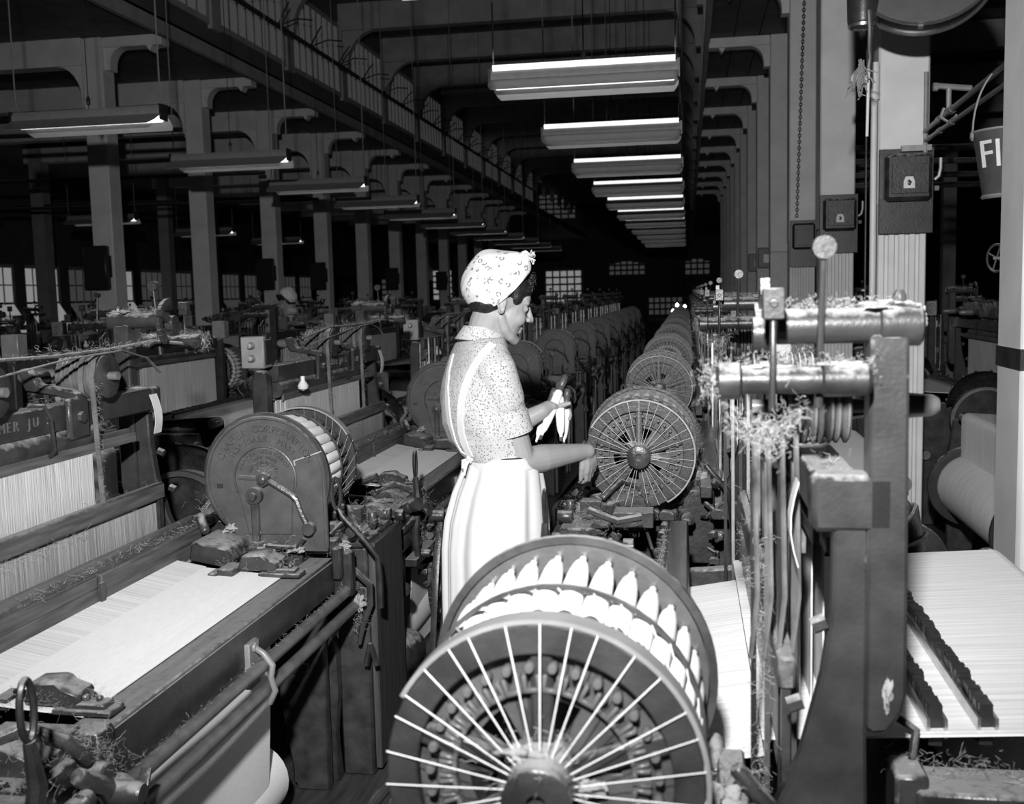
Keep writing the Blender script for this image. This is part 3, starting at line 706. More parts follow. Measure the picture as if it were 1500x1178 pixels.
def bobbins(pl_root, a0, a1, label, group):
    """individual bobbins of one battery (things that lift out)"""
    mw=pl_root.matrix_basis
    for k in range(NB):
        a=2*pi*(k+.5)/NB
        if not (a0<=(a if a<pi else a-2*pi)<=a1): continue
        t=thing('bobbin',label,'bobbin',(0,0,0),0,group)
        rz=pl_root.rotation_euler.z; c=V((.177*sin(a),0,HZ+.177*cos(a)))
        R=M4.Rotation(rz,4,'Z'); t.location=V(pl_root.location)+R@c; t.rotation_mode='QUATERNION'; t.rotation_quaternion=(R.to_3x3()@V((-.0225*sin(a),.25,-.0225*cos(a)))).to_track_quat('Y','Z')
        if not BOBM:
            for n,o in (('yarn',bobbin_mesh().build('yarn',YARN)),('butt',MB().lathe([(r_,1.11*h_) for r_,h_ in [(.0095,.212),(.0125,.215),(.0125,.228),(.0112,.23),(.0112,.235),(.0125,.237),(.0125,.276),(.008,.281),(0,.281)]],(0,0,0),(0,1,0),12).build('butt',BUTT)),('tip',MB().lathe([(0,.004),(.005,.006),(.0058,.016),(.005,.03)],(0,0,0),(0,1,0),8).build('tip',STEEL))):
                BOBM[n]=o.data; bpy.data.objects.remove(o)
        for n,me in BOBM.items():
            link(n,me,t)
def bobbin_stuff(pl):
    m=MB(); b=MB()
    for k in range(NB):
        a=2*pi*(k+.5)/NB; c=(.166*sin(a),0,HZ+.166*cos(a))
        m.lathe([(.0,.02),(.006,.036),(.0165,.11),(.0165,.21),(.009,.235)],c,(0,1,0),7); b.lathe([(.0125,.235),(.0125,.312)],c,(0,1,0),6)
    m.build('bobbin_yarn',YARN,pl,kind='stuff'); b.build('bobbin_butts',BUTT,pl,kind='stuff')
def pulley_set(root,y,n=5):
    br=MB().box(-.334,-.315,y-.17,y-.08,1.205,1.315).build('pulley_bracket',IRONC,root,bevel=.006)
    MB().prism([(-.315,1.30),(-.37,1.315),(-.47,1.33),(-.49,1.39),(-.455,1.395),(-.43,1.35),(-.34,1.335),(-.315,1.325)],'xz',y-.13,y-.095).bar((-.47,y-.11,1.362),(-.47,y-.03,1.362),.035,.035).build('bracket_arm',IRONC,br,bevel=.006)
    MB().lathe([(.012,0),(.018,.01),(.022,.06),(.022,.10),(.012,.11),(.012,.30)],(-.57,y,1.362),(1,0,0),12).build('pulley_shaft',RODM,br)
    MB().lathe([(.015,0),(.015,.012)],(-.316,y-.125,1.262),(1,0,0),6).build('bolt',IRON,br)
    for k in range(n):
        x=-.425+k*.026
        MB().lathe([(.012,0),(.058,0),(.062,.003),(.062,.006),(.050,.011),(.062,.018),(.062,.021),(.058,.024),(.012,.024)],(x,y,1.362),(1,0,0),28).build('pulley',LEATHER if k<n-1 else IRON,br)
    # straps hanging either side of the outer pulley
    def strap(ys,x,z1,sw=.0):
        pts=[(x,y+ys*.3,1.362+.062),(x,y+ys*.75,1.362+.05),(x,y+ys,1.362),(x,y+ys*.96+sw*.4,1.2),(x,y+ys*.9+sw,z1)]
        m=MB()
        for i in range(len(pts)-1): m.bar(pts[i],pts[i+1],.014,.0045,up=(0,1,0) if i>1 else (0,0,1))
        return m
    for k in range(2):
        strap(-.064,-.312-k*.034,1.0,.012+.01*k).build('strap',LEATHER,br)
def make_loom(full=True):
    r=thing('loom','x','loom')
    RNG=random.getstate(); random.seed(11)
    # --- frames
    fr=[(-.98,0),(-.85,0),(-.78,.42),(-.30,.46),(-.02,.40),(.04,0),(.15,0),(.15,.72),(.05,.77),(-.30,.80),(-.95,.80),(-.98,.6)]
    rf=MB().prism(fr,'xz',.03,.07).build('right_end_frame',IRON,r,bevel=.006)
    lf=MB().prism(fr,'xz',-1.47,-1.43).build('left_end_frame',IRON,r,bevel=.006)
    MB().box(-.95,-.9,-1.43,.03,.42,.50).box(-.1,-.04,-1.43,.03,.25,.33).build('cross_girts',DARK,r,bevel=.006)
    pd=MB().box(.155,.262,.15,.50,0,.765).build('end_pedestal',IRON,r,bevel=.008)
    MB().box(.262,.285,.165,.49,.02,.775).build('pedestal_board',WOODV,r,bevel=.004)
    MB().box(.10,.262,.13,.47,.765,.79).build('end_shelf',IRON,r,bevel=.008)
    MB().prism([(.13,.52),(.16,.46),(.165,.3),(.15,.15),(.16,0),(.12,0),(.10,.15),(.12,.3),(.10,.5)],'xz',.10,.15).build('front_leg',IRON,r,bevel=.005)
    MB().box(.02,.10,.02,.16,.385,.42).box(.03,.06,.03,.05,.02,.39).box(.065,.09,.08,.1,.1,.6).build('step_bracket',IRON,r,bevel=.005)
    m=MB(); [m.annulus((.015,.06,.64-.022*k),(1,0,0) if k%2 else (0,1,0),.004,.0075,.004,8) for k in range(22)]; m.build('chain',DARK,r)
    # --- breast beam, rods, cloth
    bb=MB().box(.115,.195,-1.27,.03,.655,.76).build('breast_beam',WOOD,r,bevel=.004)
    MB().box(.188,.199,-1.27,.03,.66,.752).build('beam_face',IRONC,bb)
    for x,z,l in ((.232,.655,.10),(.236,.590,.12)):
        MB().cyl((x,-1.32,z),(x,l,z),.017,14).build('front_rod',RODM,r)
    m=MB().box(.196,.212,-.66,-.60,.60,.715).tube([(.212,-.63,.7),(.235,-.63,.685),(.258,-.63,.655),(.252,-.63,.625),(.262,-.63,.59),(.245,-.63,.555)],.009,6)
    m.lathe([(.014,0),(.014,.014)],(.205,-.63,.70),(1,0,0),6); m.build('rod_clip',PALE,r,bevel=.002)
    MB().tube([(.21,.075,.74),(.25,.085,.70),(.29,.09,.66),(.29,.09,.60),(.262,.09,.53),(.25,.08,.47)],[.016,.018,.02,.018,.016,.012],8,flat=.6).build('rod_bracket',IRON,r)
    MB().box(.19,.255,.02,.06,.64,.78).box(.20,.23,-.01,.03,.70,.80).build('stop_block',DARK,r,bevel=.006)
    def cl(u,v):
        x=.19-.27*u; y=-1.24+1.03*v
        ed=min(v,1-v)
        return (x, y, .765+.012*u+.006*sin(pi*u)*(1-u)-.004*max(0,.06-ed)*10*u)
    def cl2(u,v): 
        y=-1.24+1.03*v
        if u<.25: return (.125-.26*(u)/1.0,y,.766+.02*u)
        return (.125-.24*u,y,.766+.02*u)
    ct=MB().sheet(cl2,12,24,.002).build('woven_cloth',CLOTH,r)
    def wp(u,v): return (-.115-.165*u,-1.24+1.04*v+.0*u,.786+.03*u)
    MB().sheet(wp,4,10,.002).build('open_shed_yarn',WARP,r)
    def hang(u,v): return (.15-.05*u+.006*sin(6*v+3*u),-1.27+.89*v-.03*u*(v-.5)+ .02*u,.64-.62*u)
    MB().sheet(hang,12,16,.002).build('hanging_cloth',CLOTH,r)
    MB().cyl((.02,-1.36,.17),(.02,-.25,.17),.11,24).build('cloth_roll',CLOTH,r)
    # --- lay with reed and cap
    ly=MB().prism([(-.285,.765),(-.215,.75),(-.205,.80),(-.218,.87),(-.226,.888),(-.28,.888)],'xz',-1.62,.04).build('lay_beam',LAYW,r,bevel=.004)
    MB().box(-.222,-.207,-1.5,-.62,.838,.872).box(-.222,-.206,-.60,.02,.83,.868).build('race_plate',LAYW,ly,bevel=.003)
    m=MB()
    for y in (-1.2,-.62): m.box(-.208,-.198,y,y+.02,.765,.85).cyl((-.206,y+.01,.79),(-.192,y+.01,.79),.008,6)
    m.tube([(-.196,-1.4,.775),(-.19,-1.0,.785),(-.195,-.6,.772),(-.194,-.1,.785)],.008,6).build('lay_fittings',IRON,ly)
    rd=MB().box(-.306,-.300,-1.34,-.13,.80,.96).build('reed',REED,r)
    cap=MB().box(-.318,-.292,-1.42,-.085,.968,1.018).build('reed_cap',WOOD,r,bevel=.005)
    MB().box(-.310,-.298,-.115,-.09,.80,.97).build('reed_cap_end',IRON,cap); MB().box(-.308,-.302,-.128,-.12,.80,.96).build('reed_cap_end',STEEL,cap)
    # --- shuttle box and clutter at the right of the lay
    MB().prism([(-.19,.79),(-.08,.77),(-.05,.79),(-.07,.83),(-.18,.85)],'xz',-.16,.02).build('shuttle_box',DARK,r,bevel=.006)
    # --- harness
    for k in range(4):
        x=-.335-.02*k
        h=MB().box(x-.005,x+.005,-1.40,-.17,1.155+.012*(k%2),1.18+.012*(k%2)).box(x-.005,x+.005,-1.40,-.17,.70,.725).build('heddle_frame',WOOD,r)
        [MB().box(x-.004+.075,x+.004+.075,ya,ya+.015,.60,1.30).build('frame_end_bar',STEEL if k%2 else BLACK,h) for ya in (-.15,-1.40)]
        MB().sheet(lambda u,v:(x,-1.38+.98*v,.725+.43*u),1,1,.003).build('heddles',HEDD,h)
        MB().tube([(x+.08,-.13,1.0),(x+.07,-.12,1.1),(x+.075,-.12,1.36)],.004,5).build('lift_cord',LEATHER,h)
    # --- arch
    ps=MB().prism([(-.455,1.20),(-.455,1.47),(-.42,1.47),(-.40,1.20)],'xz',-.12,-.06)
    post=[(-.46,.96),(-.455,1.49),(-.405,1.49),(-.405,.94),(-.425,.94)]
    ap=MB().prism([(-.455,1.495),(-.405,1.495),(-.402,.95),(-.412,.942),(-.432,.945),(-.452,.975),(-.457,1.0)],'xz',-.115,-.065).build('arch_post',IRONC,r,bevel=.005)
    MB().prism([(-.405,1.27),(-.36,1.27),(-.358,1.12),(-.345,1.02),(-.315,.90),(-.27,.80),(-.24,.60),(-.24,0),(-.40,0),(-.41,.7),(-.405,.94)],'xz',-.105,-.07).build('arch_leg',IRONC,r,bevel=.005)
    for x,z in ((-.350,1.10),(-.318,.985)):
        MB().lathe([(.012,0),(.012,.02)],(x,-.07,z),(1,0,-.4),6).build('arch_bolt',IRON,r)
    al=MB().prism([(-.41,.0),(-.41,1.25),(-.395,1.285),(-.36,1.285),(-.35,1.26),(-.35,.9),(-.30,.75),(-.28,0)],'xz',-1.53,-1.47).build('left_arch_post',IRONC,r,bevel=.006)
    g=MB().prism([(-.362,1.232),(-.302,1.232),(-.30,1.30),(-.364,1.30)],'xz',-1.50,-.07).build('arch_girder',IRONC,r,bevel=.004)
    MB().box(-.405,-.295,-.12,-.065,1.225,1.305).build('girder_end_lug',IRONC,g,bevel=.008)
    s='PRESSMER JU S'; it=[]
    for i,ch in enumerate(s):
        if ch==' ': continue
        it.append((ch,.036,M4(((0,0,1,-.3005),(1,0,0,-.975+i*.027),(0,1,0,1.256),(0,0,0,1)))))
    it+=[(ch,.036,M4(((0,0,1,-.3005),(1,0,0,-.66+i*.027-.05),(0,1,0,1.256),(0,0,0,1)))) for i,ch in enumerate('')]
    text_mesh(it,.0022).build('raised_lettering',RODM,g)
    MB().cyl((-.325,-1.42,1.2),(-.325,-.36,1.2),.034,16).build('harness_roll',IRON,r)
    MB().tube([(-.30,-.6,1.305),(-.285,-.6,1.27),(-.28,-.6,1.19),(-.31,-.6,1.16),(-.36,-.6,1.18),(-.368,-.6,1.28),(-.34,-.6,1.306)],.006,5,closed=True).build('roll_strap',DARK,r)
    for o in list(r.children):
        nm=o.name.split('.')[0]
        if nm in('arch_post','arch_leg','arch_bolt'): o.location.y=.065
        if nm=='arch_girder': o.location=(-.035,.065,0)
        if nm in('harness_roll','roll_strap'): o.location.x=-.035
    pulley_set(r,-.35); pulley_set(r,-.84)
    # top shaft with levers
    ts=MB().lathe([(.024,0),(.029,.004),(.029,.055),(.024,.058),(.0245,.19),(.020,.19)],(-.475,-.09,1.507),(1,0,0),20).build('top_shaft',IRONC,r)
    MB().lathe([(.009,0),(.009,.012),(.005,.02)],(-.445,-.09,1.534),(0,0,1),8).build('oil_cup',IRON,ts)
    MB().tube([(-.335,-.045,1.40),(-.338,-.05,1.5),(-.342,-.055,1.60)],[.010,.008,.007],8,flat=.6).lathe([(.0155,-.012),(.0155,.012)],(-.342,-.055,1.612),(0,1,0),14).lathe([(.006,-.014),(.006,.014)],(-.342,-.055,1.612),(0,1,0),8).build('tall_lever',IRONC,ts)
    MB().tube([(-.272,0,1.40),(-.273,0,1.52)],[.008,.007],8,flat=.6).box(-.287,-.259,-.012,.012,1.52,1.56).lathe([(.006,-.014),(.006,.014)],(-.273,0,1.54),(0,1,0),8).build('short_lever',IRONC,ts,bevel=.002)
    sec=[(-.255,1.45),(-.275,1.47),(-.28,1.52),(-.262,1.555),(-.235,1.57),(-.228,1.55),(-.248,1.53),(-.255,1.50),(-.235,1.47),(-.2,1.45)]
    m=MB()
    for i in range(10):
        a0=RD(-60+i*15); a1=a0+RD(15); c=(-.10,1.50); R1=.07; m.bar((-.27,c[0]-R1*cos(a0),c[1]+R1*sin(a0)*.9),(-.27,c[0]-R1*cos(a1),c[1]+R1*sin(a1)*.9),.022,.012,up=(1,0,0))
    m.lathe([(.024,-.012),(.024,.012)],(-.265,-.10,1.497),(1,0,0),16).bar((-.265,-.1,1.497),(-.265,-.17,1.53),.012,.02).build('strap_sector',IRONC,ts)
    MB().lathe([(.016,0),(.022,.006),(.022,.06),(.018,.064),(.018,.165),(.025,.169),(.025,.195),(.018,.20)],(-.40,-.03,1.438),(1,0,0),18).build('lower_shaft',DARK,ts)
    MB().tube([(-.34,-1.2,1.395),(-.335,-.84,1.432),(-.33,-.6,1.428),(-.33,-.35,1.432),(-.32,-.12,1.445),(-.25,-.03,1.43)],.005,6).tube([(-.30,-1.2,1.37),(-.30,-.6,1.42),(-.3,-.34,1.428),(-.29,-.22,1.40),(-.285,-.15,1.35)],.006,6,flat=.5).build('linty_cord',LEATHER,ts)
    ts.location.y=.065
    # --- warp back
    MB().sheet(lambda u,v:(-.28-.66*u,-1.40+1.16*v,.826+.041*u),4,8,.003).build('warp_sheet',WARP,r)
    def dn(u,v):
        a=pi*.5*min(1,u*2); k=max(0,u-.5)*2
        return (-.94-.035*sin(a)-.0*k,-1.40+1.16*v,.867-.035*(1-cos(a))-.3*k)
    MB().sheet(dn,10,8,.003).build('warp_turn_down',WARP,r)
    MB().cyl((-.94,-1.45,.832),(-.94,-.14,.832),.03,16).build('whip_roll',STEEL,r)
    for x,zz in ((-.555,.845),(-.632,.85)):
        b=MB()
        rr=random.Random(3)
        y=-1.40
        while y<-.27:
            wv=rr.uniform(.010,.022); b.box(x-.010+rr.uniform(-.003,.003),x+.010+rr.uniform(-.003,.003),y,y+wv,zz-.03,zz+.036+rr.uniform(-.004,.004)); y+=wv*1.02
        o=b.build('drop_wires',BLACK,r,kind='stuff')
        MB().box(x-.016,x-.011,-1.42,-.255,zz-.01,zz+.02).box(x+.011,x+.016,-1.42,-.255,zz-.01,zz+.02).build('dropper_bar',STEEL,r)
    MB().box(-.80,-.50,-.23,-.13,.76,.80).box(-.80,-.48,-.21,-.15,.72,.765).box(-.52,-.47,-.22,-.14,.6,.82).build('warp_stop_bracket',IRON,r,bevel=.006)
    MB().tube([(-.505,-.2,.81),(-.515,-.22,.86),(-.49,-.23,.875)],.007,6).build('stop_hook',DARK,r); MB().annulus((-.50,-.135,.715),(0,1,0),.012,.02,.012,14).build('stop_ring',IRON,r)
    wbm=MB().lathe([(.17,0),(.172,.02),(.172,1.14),(.17,1.16)],(-.925,-1.40,.47),(0,1,0),36).build('warp_beam',WARP,r)
    for y in (-1.43,-.23): MB().lathe([(.05,-.012),(.215,-.012),(.22,-.004),(.22,.004),(.215,.012),(.05,.012)],(-.925,y,.47),(0,1,0),40).annulus((-.925,y,.47),(0,1,0),.19,.205,.035,40).build('beam_flange',IRONC,wbm)
    MB().cyl((-.925,-1.55,.47),(-.925,-.1,.47),.03,10).build('beam_shaft',STEEL,wbm)
    # --- temples
    for nm,y0,sg in (('temple',-.225,1),('temple',-1.23,-1)):
        t=MB().prism([(-.005,.785),(.115,.785),(.12,.81),(.085,.822),(.07,.835),(.01,.83)],'xz',y0-.012,y0+.075 if sg>0 else y0+.05).build(nm,IRONC,r,bevel=.006)
        MB().box(-.05,-.0,y0-.05*(1 if sg>0 else -.6),y0+.03,.775,.80).box(-.075,-.045,y0-.06*sg,y0+.0,.768,.79).build('temple_head',IRON,t,bevel=.006)
        MB().box(.06,.185,y0-.015,y0+.04,.768,.78).box(.085,.17,y0-.01,y0+.03,.78,.792).cyl((.12,y0+.01,.79),(.12,y0+.01,.803),.01,6).cyl((.15,y0+.01,.79),(.15,y0+.01,.803),.008,6).build('temple_foot',IRON,t,bevel=.003)
    # --- handle
    MB().tube([(.215+.014*sin(a),.02,.965+.048*cos(a)) for a in [2*pi*i/16 for i in range(16)]],.006,6,closed=True).tube([(.22,.02,.918),(.232,.02,.895),(.30,.03,.815),(.333,.04,.765),(.335,.05,.70),(.335,.05,.60)],[.008,.012,.012,.013,.015,.014],8,flat=.7).build('shipper_handle',DARK,r)
    MB().tube([(.285,.085,.47),(.275,.085,.43),(.27,.08,.40)],.009,6).tube([(.285,.085,.47),(.295,.085,.43),(.305,.08,.40)],.009,6).build('belt_fork',DARK,r)
    # --- left end: take-up gear, levers, motor
    le=MB().prism([(-.05,.0),(.20,.0),(.20,.60),(.24,.62),(.24,.70),(.12,.73),(-.05,.73)],'xz',-1.78,-1.56).build('left_gear_case',IRON,r,bevel=.008)
    MB().box(.14,.25,-1.82,-1.52,.72,.75).prism([(.05,.73),(.20,.73),(.21,.77),(.12,.80),(.06,.78)],'xz',-1.72,-1.60).build('gear_case_top',IRON,le,bevel=.006)
    gr=MB().annulus((.262,-1.26,.40),(1,0,0),.150,.175,.022,48)
    for k in range(48):
        a=2*pi*k/48; gr.bar((.262,-1.26+.172*sin(a),.40+.172*cos(a)),(.262,-1.26+.186*sin(a),.40+.186*cos(a)),.022,.011,up=(1,0,0))
    for k in range(5):
        a=2*pi*k/5+.3; gr.bar((.262,-1.26,.40),(.262,-1.26+.155*sin(a),.40+.155*cos(a)),.014,.028,up=(1,0,0))
    gr.lathe([(.035,-.02),(.035,.03)],(.262,-1.26,.40),(1,0,0),14).build('take_up_gear',DARK,r)
    MB().tube([(.26+.0*i,-1.60+.018*sin(a),.93+.05*cos(a)) for i,a in [(i,2*pi*i/16) for i in range(16)]],.006,6,closed=True).tube([(.26,-1.60,.88),(.262,-1.59,.80),(.262,-1.64,.66),(.262,-1.60,.55)],[.010,.016,.016,.011],8).build('brake_handle',DARK,r)
    MB().tube([(.30,-1.36,.62),(.30,-1.38,.30),(.28,-1.38,.05)],.011,6).tube([(.285,-1.30,.70),(.285,-1.42,.50),(.28,-1.46,.30),(.26,-1.46,.05)],[.012,.016,.014,.014],6,flat=.5).build('take_up_levers',IRON,r)
    MB().lathe([(.0,.03),(.018,.03),(.022,.02),(.022,-.03)],(.28,-1.36,.68),(1,0,0),14).build('lever_pivot',IRON,r); MB().lathe([(.012,.02),(.016,.012),(.016,-.03)],(.28,-1.56,.575),(1,0,0),12).build('lever_pivot',IRON,r)
    MB().box(.22,.27,-1.66,-1.34,.545,.575).cyl((.23,-1.75,.70),(.25,-1.60,.72),.02,10).cyl((.24,-1.82,.78),(.27,-1.82,.78),.022,8).build('lever_bracket',DARK,r,bevel=.003)
    MB().lathe([(.06,0),(.075,.02),(.075,.16),(.06,.19),(.03,.2)],(.20,-1.86,.25),(.25,1,0),14).build('motor',DARK,r)
    MB().tube([(.05,-1.62,.45),(.12,-1.62,.62),(.20,-1.64,.72)],.02,8).tube([(-.02,-1.7,.88),(.05,-1.68,.87),(.14,-1.7,.9)],.012,6).build('cam_levers',IRON,r)
    # drive wheel and clutch guard behind the left end
    dw=MB().lathe([(.03,0),(.19,0),(.20,.01),(.20,.055),(.19,.065),(.03,.065)],(-.62,-1.74,.72),(0,1,0),40).build('drive_wheel',DARK,r)
    MB().annulus((-.62,-1.75,.72),(0,1,0),.185,.205,.02,40).build('wheel_rim',STEEL,dw)
    gd=MB().grid(lambda u,v:(-.62+.22*sin(pi*.5*u)*cos(pi*v),-1.60+.16*cos(pi*.5*u)-.1,.80+.22*sin(pi*.5*u)*sin(pi*v)),8,16).build('clutch_guard',DARK,r)
    m=MB()
    for k in range(8):
        v=(k+.5)/8; m.tube([(-.62+.225*sin(pi*.5*u)*cos(pi*v),-1.60+.165*cos(pi*.5*u)-.1,.80+.225*sin(pi*.5*u)*sin(pi*v)) for u in (.3,.5,.7,.9,1)],.007,5)
    m.build('guard_ribs',DARK,gd)
    m=MB().box(.02,.19,-1.50,-1.30,.70,.745).prism([(.03,.745),(.17,.745),(.18,.77),(.10,.80),(.05,.785)],'xz',-1.46,-1.36).cyl((.19,-1.345,.70),(.235,-1.345,.70),.028,14).cyl((.20,-1.40,.66),(.24,-1.40,.66),.036,16).box(.16,.21,-1.33,-1.275,.60,.775).box(-.02,.14,-1.34,-1.27,.74,.765)
    m.tube([(.06,-1.48,.80),(.12,-1.42,.82),(.19,-1.40,.79),(.215,-1.37,.74)],.014,8).tube([(.24,-1.45,.75),(.25,-1.38,.70),(.245,-1.33,.62)],.018,8).build('left_end_castings',IRON,r,bevel=.004)
    MB().cyl((.232,-1.335,.655),(.232,-1.30,.655),.034,14).build('rod_end_cap',DARK,r)
    # --- electric box on the left arch post
    eb=MB().box(-.44,-.345,-1.55,-1.47,1.295,1.42).build('signal_box',PALE,r,bevel=.004)
    MB().box(-.345,-.338,-1.54,-1.48,1.31,1.405).box(-.36,-.338,-1.53,-1.50,1.41,1.43).build('signal_box_cover',BLACK,eb,bevel=.002)
    for z in (1.385,1.335): MB().lathe([(.013,0),(.015,-.006),(.010,-.03),(0,-.032)],(-.392,-1.55,z),(0,1,0),12).build('signal_knob',PALE,eb)
    MB().lathe([(.0,-.022),(.02,-.012),(.023,.0),(.015,.014),(.009,.022),(.009,.04)],(-.285,-1.30,1.205),(0,0,1),12).build('pilot_bulb',REFL,r) if not full else None
    # --- paper card on the arch
    MB().sheet(lambda u,v:(-.318+.012*sin(3*u),-.10+.045*v+.012*u,1.285-.12*u),5,3,.001).build('paper_card',CARD,r)
    # --- right end clutter below the battery
    m=MB()
    m.box(-.12,.10,.01,.20,.72,.79); m.box(-.06,-.01,-.03,.02,.70,.82); m.cyl((-.15,-.05,.80),(-.15,.05,.80),.03,12); m.cyl((-.15,-.08,.80),(-.15,.08,.80),.014,8)
    m.box(.06,.20,.03,.10,.77,.815); m.tube([(-.2,.02,.88),(-.2,-.05,.90),(-.17,-.08,.86)],.016,8)
    m.build('battery_stand',IRON,r,bevel=.006)
    m=MB(); m.tube([(.02,.25,.80),(.08,.3,.88),(.16,.3,.86),(.2,.25,.8)],.014,6).box(.05,.2,.3,.36,.80,.86).box(-.05,.08,.4,.5,.80,.85).cyl((.22,.42,.82),(.27,.42,.82),.02,8).cyl((.24,.3,.80),(.24,.3,.85),.016,8).tube([(-.05,.35,.8),(0,.33,.9),(.06,.36,.93),(.12,.42,.88)],.009,6)
    m.build('end_castings',IRON,r,bevel=.003)
    m=MB().box(-.25,-.14,.08,.16,.60,.86).box(-.24,-.20,-.03,.30,.86,.90)
    for k in range(6): m.cyl((-.22,.02,.62+k*.035),(-.13,.02,.62+k*.035),.013,8)
    m.tube([(-.32,.1,.7),(-.3,.12,.85),(-.22,.14,.95)],.012,6).build('picker_stick_gear',DARK,r,bevel=.004)
    cl_=[]
    def clutter(n,seed,x0,x1,y0,y1,z0,z1):
        q=random.Random(seed)
        for i in range(n):
            x,y,z=q.uniform(x0,x1),q.uniform(y0,y1),q.uniform(z0,z1); m=MB(); t=q.random(); s_=q.uniform(.6,1.4)
            if t<.3:
                m.lathe([(.011*s_,0),(.013*s_,.004),(.013*s_,.016),(.007*s_,.018),(.006*s_,.032)],(x,y,z),(q.uniform(-.3,1),q.uniform(-.8,.3),q.uniform(-.2,.8)),6); nm='bolt'
            elif t<.55:
                a=V((x,y,z)); b=a+V((q.uniform(-.06,.06),q.uniform(-.09,.09),q.uniform(-.06,.03))); c=b+V((q.uniform(-.03,.05),q.uniform(-.05,.05),q.uniform(-.10,.0))); m.tube([a,b,c],.007*s_,7); nm='link_rod'
            elif t<.8:
                h=.018*s_; k=.03*s_; m.prism([(x-k,z-h),(x+k*.7,z-h),(x+k,z),(x+k*.4,z+h),(x-k*.5,z+h*.8),(x-k,z+h*.2)],'xz',y-.02*s_,y+.022*s_); nm='casting'
            else:
                m.lathe([(.008,-.03*s_),(.02*s_,-.028*s_),(.02*s_,-.006),(.012*s_,0),(.022*s_,.008),(.022*s_,.03*s_),(.008,.032*s_)],(x,y,z),(q.uniform(-.2,1),q.uniform(-1,.2),q.uniform(-.1,.4)),12); nm='roller'
            if full: m.build(nm,q.choice((IRON,IRON,DARK,IRONC)),r,bevel=.003 if nm=='casting' else 0)
            else: cl_.append(m)
    clutter(34,5,-.16,.26,.06,.46,.76,.86); clutter(30,6,.02,.28,-1.80,-1.48,.46,.80); clutter(14,8,-.28,-.12,.06,.34,.62,.90); clutter(12,9,.19,.27,-1.5,-1.28,.42,.72)
    if cl_:
        m=MB()
        for q_ in cl_: m.add(q_.v,q_.f)
        m.build('end_fittings',IRON,r,kind='stuff')
    hp=hopper(r,full)
    if not full: bobbin_stuff(hp)
    # --- lint
    n=2 if full else 1
    m=MB()
    L=m.lint
    L([(-.305,-1.4,1.02),(-.305,-.1,1.02)],40*n,.02,.006); L([(-.298,-1.2,.96),(-.298,-.5,.955)],160*n,.03,.007); L([(.05,-1.48,.80),(.2,-1.36,.77),(.22,-1.3,.70)],220*n,.03,.018); L([(-.367,-1.4,1.30),(-.367,-.05,1.30)],160*n,.016,.010); L([(-.43,-.025,1.535),(-.30,-.025,1.532)],220*n,.008,.007)
    L([(-.40,.035,1.457),(-.20,.035,1.457)],320*n,.009,.008); L([(-.34,-1.2,1.40),(-.335,-.84,1.437),(-.33,-.35,1.437),(-.3,-.1,1.445)],160*n,.018,.006)
    for yy in (-.35,-.84): L([(-.42,yy,1.425),(-.3,yy,1.425)],60*n,.014,.007); L([(-.3,yy-.06,1.35),(-.3,yy-.055,1.0)],60*n,.014,.004); 0
    L([(-.05,-.24,.80),(.17,-.2,.80)],90*n,.02,.012); L([(-.05,-1.26,.80),(.17,-1.22,.80)],90*n,.02,.015); L([(-.1,.02,.83),(.2,.05,.80),(.24,.4,.81),(0,.5,.81)],320*n,.03,.018)
    L([(-.03,-.03,.83),(-.02,-.02,.79),(.1,-.03,.81)],120*n,.022,.012); L([(.26,.08,.66),(.25,.1,.5)],60*n,.03,.012); L([(.232,-1.3,.675),(.232,.05,.675)],90*n,.012,.004)
    mb3=MB(); mb3.lint([(-.215,-1.5,.885),(-.215,-.0,.885)],160*n,.02,.006); mb3.lint([(-.2,-1.4,.78),(-.2,-.05,.785)],200*n,.02,.006); mb3.build('lay_lint',LINT,ly,kind='stuff',fix=False); L([(.1,-1.82,.76),(.24,-1.52,.77)],260*n,.03,.02); L([(.15,-1.7,.89),(.26,-1.6,.7),(.25,-1.4,.57)],120*n,.025,.012)
    mb2=MB(); mb2.lint([(-.27,-.14,1.2),(-.27,-.14,.75)],160*n,.022,.006); mb2.lint([(-.225,.05,1.385),(-.27,.07,1.36),(-.3,.06,1.4)],260*n,.016,.012); mb2.build('bar_lint',LINT,r,kind='stuff',fix=False); L([(-.8,-.18,.80),(-.48,-.2,.815)],160*n,.02,.012); L([(.0,.33,HZ+.02),(.0,.36,HZ+.02)],90*n,.02,.03); L([(-.20,.035,1.45),(-.20,.035,1.42)],120*n,.012,.012); L([(-.02,-.02,HZ+.03),(.03,-.02,HZ+.02)],40*n,.014,.008)
    L([(-.23,.02,.9),(-.2,.2,.9),(-.15,.1,.75)],160*n,.03,.02)
    m.build('lint_fibres',LINT,r,kind='stuff',fix=False)
    m=MB(); k=0
